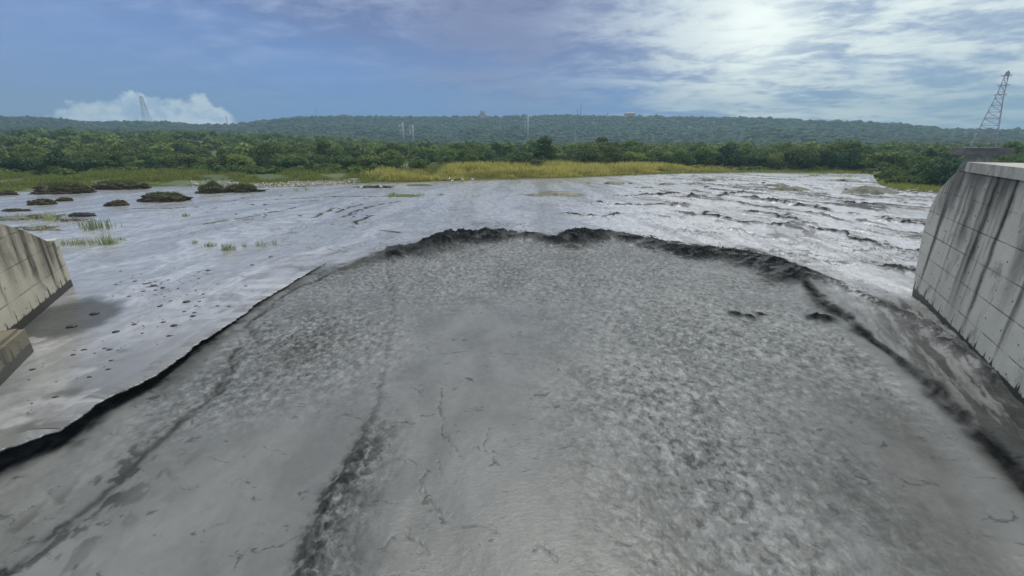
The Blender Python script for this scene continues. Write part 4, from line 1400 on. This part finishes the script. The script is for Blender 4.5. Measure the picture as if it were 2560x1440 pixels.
for i, (px, py, sp_, lab) in enumerate(named):
    x_, y_ = at(px, py); k = math.hypot(math.hypot(x_, y_), CAM_H) / F_PX
    o = link('stone', st_me[i % 4], None, (x_, y_, water_z(x_, y_) + sp_ * k * .1)); s_ = sp_ * k * .52
    o.scale = (s_ * 1.25, s_ * 1.3, s_ * .8); o.rotation_euler = (0, 0, rng.random() * .8)
    tag(o, lab, 'stone', 'dark stones on the shallow sheet')
cnt = 0
def free_stone(px, py, sp_, lab, grp):
    x_, y_ = at(px, py); k = math.hypot(math.hypot(x_, y_), CAM_H) / F_PX
    o = link('stone', st_me[int(rng.integers(4))], None, (x_, y_, water_z(x_, y_) + sp_ * k * .05)); s_ = sp_ * k
    o.scale = (s_ * 1.2, s_ * 1.2, s_ * .75); o.rotation_euler = (0, 0, rng.random() * .9)
    tag(o, lab, 'stone', grp)
for i in range(60):
    free_stone(400 + rng.normal(0, 60), 715 + rng.normal(0, 22), 1.2 + 2.2 * rng.random() ** 2, 'small dark pebble of the pebbly patch in the shallow water', 'pebbles of the shallow patch')
for i in range(70):
    tpar = rng.random(); px = 60 + 620 * tpar; py = 1060 - 330 * tpar - 20 - 120 * rng.random() * (1 - .4 * tpar)
    free_stone(px, py, 1.2 + 3.2 * rng.random() ** 3, 'small dark stone on the silt above the undercut edge', 'stones above the undercut edge')
for i in range(26):
    free_stone(580 + 420 * rng.random(), 488 + 60 * rng.random(), 1.5 + 2.5 * rng.random(), 'small dark stone among the ripples in the left mid river', 'stones of the left mid river')
for i in range(14):
    free_stone(1500 + 650 * rng.random(), 445 + 40 * rng.random(), 2 + 3 * rng.random(), 'dark boulder in the white rapids on the right', 'boulders of the right rapids')

# wading birds
def bird_mesh():
    mb = MB()
    v = IV2 * np.array([.22, .10, .12]) + np.array([0, 0, .52])
    mb.add(v.tolist(), IF2.tolist())
    mb.bar((.17, 0, .56), (.26, 0, .74), .045, .028); mb.bar((.26, 0, .74), (.24, 0, .90), .028, .025)
    v = IV1 * np.array([.06, .04, .04]) + np.array([.26, 0, .92]); mb.add(v.tolist(), IF1.tolist())
    mb.bar((-.18, 0, .52), (-.32, 0, .44), .07, .015)
    return mb


bm_ = bird_mesh().build('wading_bird', M_BIRD, None, True)
lg = MB()
for sy in (-.04, .04): lg.bar((0, sy, .45), (.0, sy, -.05), .012)
lg.bar((.30, 0, .92), (.42, 0, .90), .012, .003)
lg.build('legs_and_beak', M_BEAK, bm_)
bp_ = [(1131, 459, 0.2, 'white wading bird at the water edge, leftmost of the pair facing the yellow grass'), (1156, 456, 2.8, 'white wading bird at the foot of the yellow grass, whitest and fullest'),
       (1182, 456, .4, 'pale wading bird standing thin and upright before the yellow grass'), (1124, 455, 1.5, 'white bird crouched on the grass edge left of the others'),
       (904, 477, .2, 'white bird in the shallow water off the stony shore'), (953, 475, 3.0, 'white bird in the shallow water below the dark driftwood')]
for i, (px, py, rz, lab) in enumerate(bp_):
    x_, y_ = at(px, py); zg = max(water_z(x_, y_), float(ground_z(np.array([x_]), np.array([y_]))[0]))
    o = bm_ if i == 0 else dup(bm_, (x_, y_, zg), rz)
    o.location = (x_, y_, zg); o.rotation_euler = (0, 0, rz); o.scale = (1.15,) * 3
    tag(o, lab, 'bird', 'wading birds at the far shore')

# driftwood heaps
M_WOOD = simple_mat('bleached_wood', (0.22, 0.17, 0.11), 0.9, 0.4, 2.0)


def driftwood(px, py, wpx, nst, mat, label, thick=.09):
    x_, y_ = at(px, py); k = math.hypot(math.hypot(x_, y_), CAM_H) / F_PX
    mb = MB(); hw = wpx * k / 2
    for i in range(nst):
        c_ = Vector((rng.normal(0, hw * .5), rng.normal(0, hw * .14), .06 + .16 * rng.random())); a = rng.normal(0, .5); L = hw * (.15 + .3 * rng.random())
        bend = rng.normal(0, .08)
        p0 = c_ - Vector((math.cos(a) * L, math.sin(a) * L, .08)); p2 = c_ + Vector((math.cos(a) * L, math.sin(a) * L, .05 + .2 * rng.random()))
        pm = c_ + Vector((-math.sin(a) * bend, math.cos(a) * bend, .04))
        mb.bar(p0, pm, thick, thick * .75, 5); mb.bar(pm, p2, thick * .75, thick * .3, 5)
    o = mb.build('driftwood', mat); o.location = (x_, y_, water_z(x_, y_))
    tag(o, label, 'driftwood')


driftwood(945, 469, 90, 26, M_BARK, 'dark heap of driftwood awash in front of the grassy shore')
driftwood(95, 546, 110, 34, M_WOOD, 'tan tangle of driftwood on the debris island above the left wall', .06)
driftwood(185, 553, 60, 14, M_WOOD, 'few bleached branches at the right tip of the debris island', .05)
driftwood(105, 573, 80, 18, M_WOOD, 'thin line of bleached branches on the lower debris strip above the left wall', .05)
driftwood(612, 479, 70, 16, M_BARK, 'dark roots and branches caught on the ragged clump right of the bush-topped mound')


# ------------------------------------------------------------------ power line structures
def lattice(root, h, wb, wt, arms, mat_leg, mat_arm, th, levels=10, waist=None):
    """four-legged tapering lattice; arms = [(height, half length)]"""
    def wid(z):
        if waist and z > waist[0] * h:
            return waist[1] + (wt - waist[1]) * (z / h - waist[0]) / (1 - waist[0])
        if waist:
            return wb + (waist[1] - wb) * (z / h / waist[0])
        return wb + (wt - wb) * z / h
    zs = [h * (i / levels) ** 0.92 for i in range(levels + 1)]
    cs = ((-1, -1), (1, -1), (1, 1), (-1, 1))
    for sx, sy in cs:
        mb = MB()
        for z0, z1_ in zip(zs[:-1], zs[1:]):
            w0, w1_ = wid(z0) / 2, wid(z1_) / 2
            mb.bar((sx * w0, sy * w0, z0), (sx * w1_, sy * w1_, z1_), th, th, 4)
        mb.build('leg', mat_leg, root)
    mb = MB()
    for i, (z0, z1_) in enumerate(zip(zs[:-1], zs[1:])):
        w0, w1_ = wid(z0) / 2, wid(z1_) / 2
        for k in range(4):
            a_0, b_0 = cs[k], cs[(k + 1) % 4]
            mb.bar((a_0[0] * w0, a_0[1] * w0, z0), (b_0[0] * w1_, b_0[1] * w1_, z1_), th * .6, th * .6, 4)
            mb.bar((b_0[0] * w0, b_0[1] * w0, z0), (a_0[0] * w1_, a_0[1] * w1_, z1_), th * .6, th * .6, 4)
            mb.bar((a_0[0] * w1_, a_0[1] * w1_, z1_), (b_0[0] * w1_, b_0[1] * w1_, z1_), th * .6, th * .6, 4)
    mb.build('bracing', mat_leg, root)
    for (za, la) in arms:
        mb = MB()
        ww = wid(za) / 2
        for s in (-1, 1):
            mb.bar((s * ww, 0, za + .4 * th * 6), (s * la, 0, za), th, th * .7, 4)
            mb.bar((s * ww, 0, za - th * 5), (s * la, 0, za), th, th * .7, 4)
        mb.bar((-ww, 0, za), (ww, 0, za), th * 1.5, th * 1.5, 4)
        mb.build('cross_arm', mat_arm, root)


# tower on its caisson behind the right wall
TW_R = 105.0
tb = at_r(2452, 380, TW_R)
top_z = at_r(2517, 180, TW_R)[2]
pier = empty('caisson_pier', (tb[0], tb[1], 0))
kk = TW_R / F_PX * 1.14
mb = MB()
N_ = 20
zs_b = tb[2] - 4 * kk
mb.bar((0, 0, -2.0), (0, 0, zs_b), 26 * kk * .95, 19 * kk * .8, 20)
mb.build('shaft', M_PIER, pier, False)
mb = MB(); mb.box(-27 * kk, 27 * kk, -24 * kk, 24 * kk, zs_b, zs_b + 6 * kk); mb.box(-23 * kk, 23 * kk, -20 * kk, 20 * kk, zs_b + 6 * kk, zs_b + 10 * kk)
mb.build('cap_slab', M_SLAB, pier)
pier.rotation_euler = (0, 0, -.5)
tag(pier, 'round concrete pier with a projecting dark cap slab beyond the right wall', 'pier')
zb = zs_b + 10 * kk
twr = empty('lattice_tower', (tb[0], tb[1], zb), -0.75)
th_ = top_z - zb
lattice(twr, th_, 26 * kk, 3.0 * kk, [(th_ * .955, 5.5 * kk), (th_ * .83, 6 * kk), (th_ * .71, 6.5 * kk)], M_STEEL_P, M_STEEL_R, .042, 11, (.70, 7.0 * kk))
mb = MB(); mb.bar((0, 0, th_ * .955), (0, 0, th_ * 1.02), 3.4 * kk, .3 * kk, 8); mb.build('peak_cap', M_STEEL_P, twr)
tag(twr, 'tall tapering red and grey steel lattice tower standing on the round pier at the right', 'lattice tower')


def far_thing_base(px, py_base, r):
    x_, y_, z_ = at_r(px, py_base, r)
    return x_, y_, z_


def pole(px_b, py_b, py_t, r, rpx, arms, label, mat=M_STEEL, cat='utility pole', name='transmission_pole'):
    x_, y_, zt_ = at_r(px_b, py_t, r); zb_ = float(ground_z(np.array([x_]), np.array([y_]))[0])
    k = r / F_PX * 1.1
    root = empty(name, (x_, y_, zb_ - .3), math.atan2(y_, x_) - math.pi / 2)
    h = zt_ - zb_ + .3
    mb = MB(); mb.bar((0, 0, 0), (0, 0, h), rpx * k * 1.25, rpx * k * .7, 10); mb.build('shaft', mat, root, True)
    for f in arms:
        mb = MB(); mb.bar((0, 0, h - f * k), (-6 * k, 0, h - (f - 1) * k), .7 * k, .45 * k, 6); mb.build('cross_arm', mat, root)
        mb = MB(); mb.bar((-6 * k, 0, h - (f - 1.5) * k), (-6 * k, 0, h - (f + 3.5) * k), .8 * k, .8 * k, 6); mb.build('insulator', M_WHITE, root)
    tag(root, label, cat)
    return root


pole(1006, 360, 306, 330, 2.1, (6, 16), 'thicker grey transmission pole in front of the hill, left of a close pair')
pole(1031, 362, 312, 310, 1.9, (3, 9, 15), 'slim grey transmission pole with side insulators, right of a close pair')
pole(1320, 372, 286, 260, 2.2, (6, 14, 22), 'tallest single grey transmission pole, before the middle of the hill')


def far_tower(px_b, py_t, r, wpx, label, mat=M_STEEL, gz_=None, arms=True):
    x_, y_, zt_ = at_r(px_b, py_t, r); zb_ = float(ground_z(np.array([x_]), np.array([y_]))[0])
    k = r / F_PX * 1.1
    root = empty('lattice_tower', (x_, y_, zb_ - .5), math.atan2(y_, x_) - math.pi / 2 + .4)
    h = zt_ - zb_ + .5
    lattice(root, h, wpx * k, wpx * k * .22, [(h * q, wpx * k * .38) for q in ((.95, .82, .69) if arms else ())], mat, mat, .17 * k, 8)
    tag(root, label, 'lattice tower')


far_tower(1438, 325, 520, 7, 'faint steel lattice tower before the middle of the hill, right of the tallest pole')
far_tower(1633, 335, 560, 8, 'faint steel lattice tower with wide arms low before the hill, near the white houses')
far_tower(1856, 322, 620, 8, 'faint steel lattice tower before the right half of the hill')
far_tower(352, 240, 1060, 11, 'tall faint lattice tower on the left ridge against the white cloud', M_STEEL_R)


def mast(px, py_t, r, wpx, label):
    x_, y_, zt_ = at_r(px, py_t, r); zb_ = float(ground_z(np.array([x_]), np.array([y_]))[0]) - 1
    k = r / F_PX * 1.05
    root = empty('radio_mast', (x_, y_, zb_))
    h = zt_ - zb_
    mb = MB(); mb.bar((0, 0, 0), (0, 0, h * .93), wpx * k * .6, wpx * k * .35, 6); mb.build('shaft', M_STEEL_D, root)
    mb = MB(); mb.bar((0, 0, h * .93), (0, 0, h), wpx * k * .2, wpx * k * .15, 6)
    for q in (.7, .85): mb.box(-wpx * k, wpx * k, -wpx * k * .3, wpx * k * .3, h * q, h * q + wpx * k * .6)
    mb.build('aerial', M_STEEL_D, root)
    tag(root, label, 'mast')


mast(1453, 255, 1080, 1.2, 'tallest thin radio mast on the ridge, right of centre')
mast(1444, 272, 1080, 1.2, 'short thin mast on the ridge next to the tallest mast')
mast(1519, 282, 1090, 1.3, 'stub of a mast on the ridge left of the orange roofed house')
mast(564, 286, 1080, 1.0, 'thin mast at the right end of the white cloud on the left ridge')
mast(788, 265, 1090, .7, 'barely visible thin mast at the top of the ridge, left of centre')


# ------------------------------------------------------------------ houses on the hill
def house(px, py_base, wpx, hpx, r, label, wall_m, roof_m, flat=False, dz=0.0, nwin=3):
    x_, y_, z_ = at_r(px, py_base, r)
    k = r / F_PX * 1.07
    root = empty('house', (x_, y_, z_ + dz), math.atan2(y_, x_) - math.pi / 2)
    W_, H_, D_ = wpx * k / 2, hpx * k, wpx * k * .4
    mb = MB(); mb.box(-W_, W_, -D_, D_, -8, H_); mb.build('wall', wall_m, root)
    mb = MB()
    if flat:
        mb.box(-W_ * 1.04, W_ * 1.04, -D_ * 1.04, D_ * 1.04, H_, H_ + .5)
    else:
        rh = H_ * .55
        mb.add([(-W_ * 1.1, -D_ * 1.15, H_ - .1), (W_ * 1.1, -D_ * 1.15, H_ - .1), (W_ * 1.1, D_ * 1.15, H_ - .1), (-W_ * 1.1, D_ * 1.15, H_ - .1),
                (-W_ * .8, 0, H_ + rh), (W_ * .8, 0, H_ + rh)], [(0, 1, 5, 4), (2, 3, 4, 5), (1, 2, 5), (3, 0, 4), (3, 2, 1, 0)])
    mb.build('roof', roof_m, root)
    for i in range(nwin):
        mb = MB(); cx = -W_ + 2 * W_ * (i + .5) / nwin
        mb.box(cx - W_ * .16, cx + W_ * .16, -D_ - .06, -D_ + .02, H_ * .35, H_ * .7); mb.build('window', M_GLASS, root)
    tag(root, label, 'house')


house(1206, 291, 10, 10, 1075, 'square pink building on the ridge above the middle of the hill', M_PINK, M_PINK, True)
house(1574, 289, 22, 4, 1075, 'long house with an orange roof on the ridge right of the masts', M_PINK, M_ORANGE)
house(1540, 333, 7, 4, 880, 'lower of the white houses half-way up the hill', M_WHITE, M_WHITE, True)
house(1551, 332, 10, 3, 885, 'low grey roofed house beside the white houses on the hill', M_PINK, M_STEEL)
house(1574, 331, 6, 6, 880, 'taller white house half-way up the hill', M_WHITE, M_WHITE, True)
house(857, 331, 9, 4, 880, 'small white house alone on the left part of the hill', M_WHITE, M_WHITE, True)
house(1966, 325, 5, 3, 900, 'tiny white house alone on the right part of the hill', M_WHITE, M_WHITE, True)
house(205, 310, 24, 4, 1050, 'long white roofed shed on the left ridge', M_STEEL, M_WHITE, True)

# ------------------------------------------------------------------ haze
m = bpy.data.materials.new('haze_air'); m.use_nodes = True
t = NT(m.node_tree)
pv = t.n('ShaderNodeVolumePrincipled', {'Color': (0.44, 0.68, 0.77, 1), 'Density': 0.00058, 'Anisotropy': 0.2})
t.n('ShaderNodeOutputMaterial', {'Volume': pv.outputs[0]})
mb = MB(); mb.box(-1500, 1500, -700, 1500, -4.0, 122.0)
o = mb.build('haze', m); tag(o, kind='stuff')
zmax = max(float(gz.max()), 0)
print('ground zmax', zmax, 'zmin', float(gz.min()))
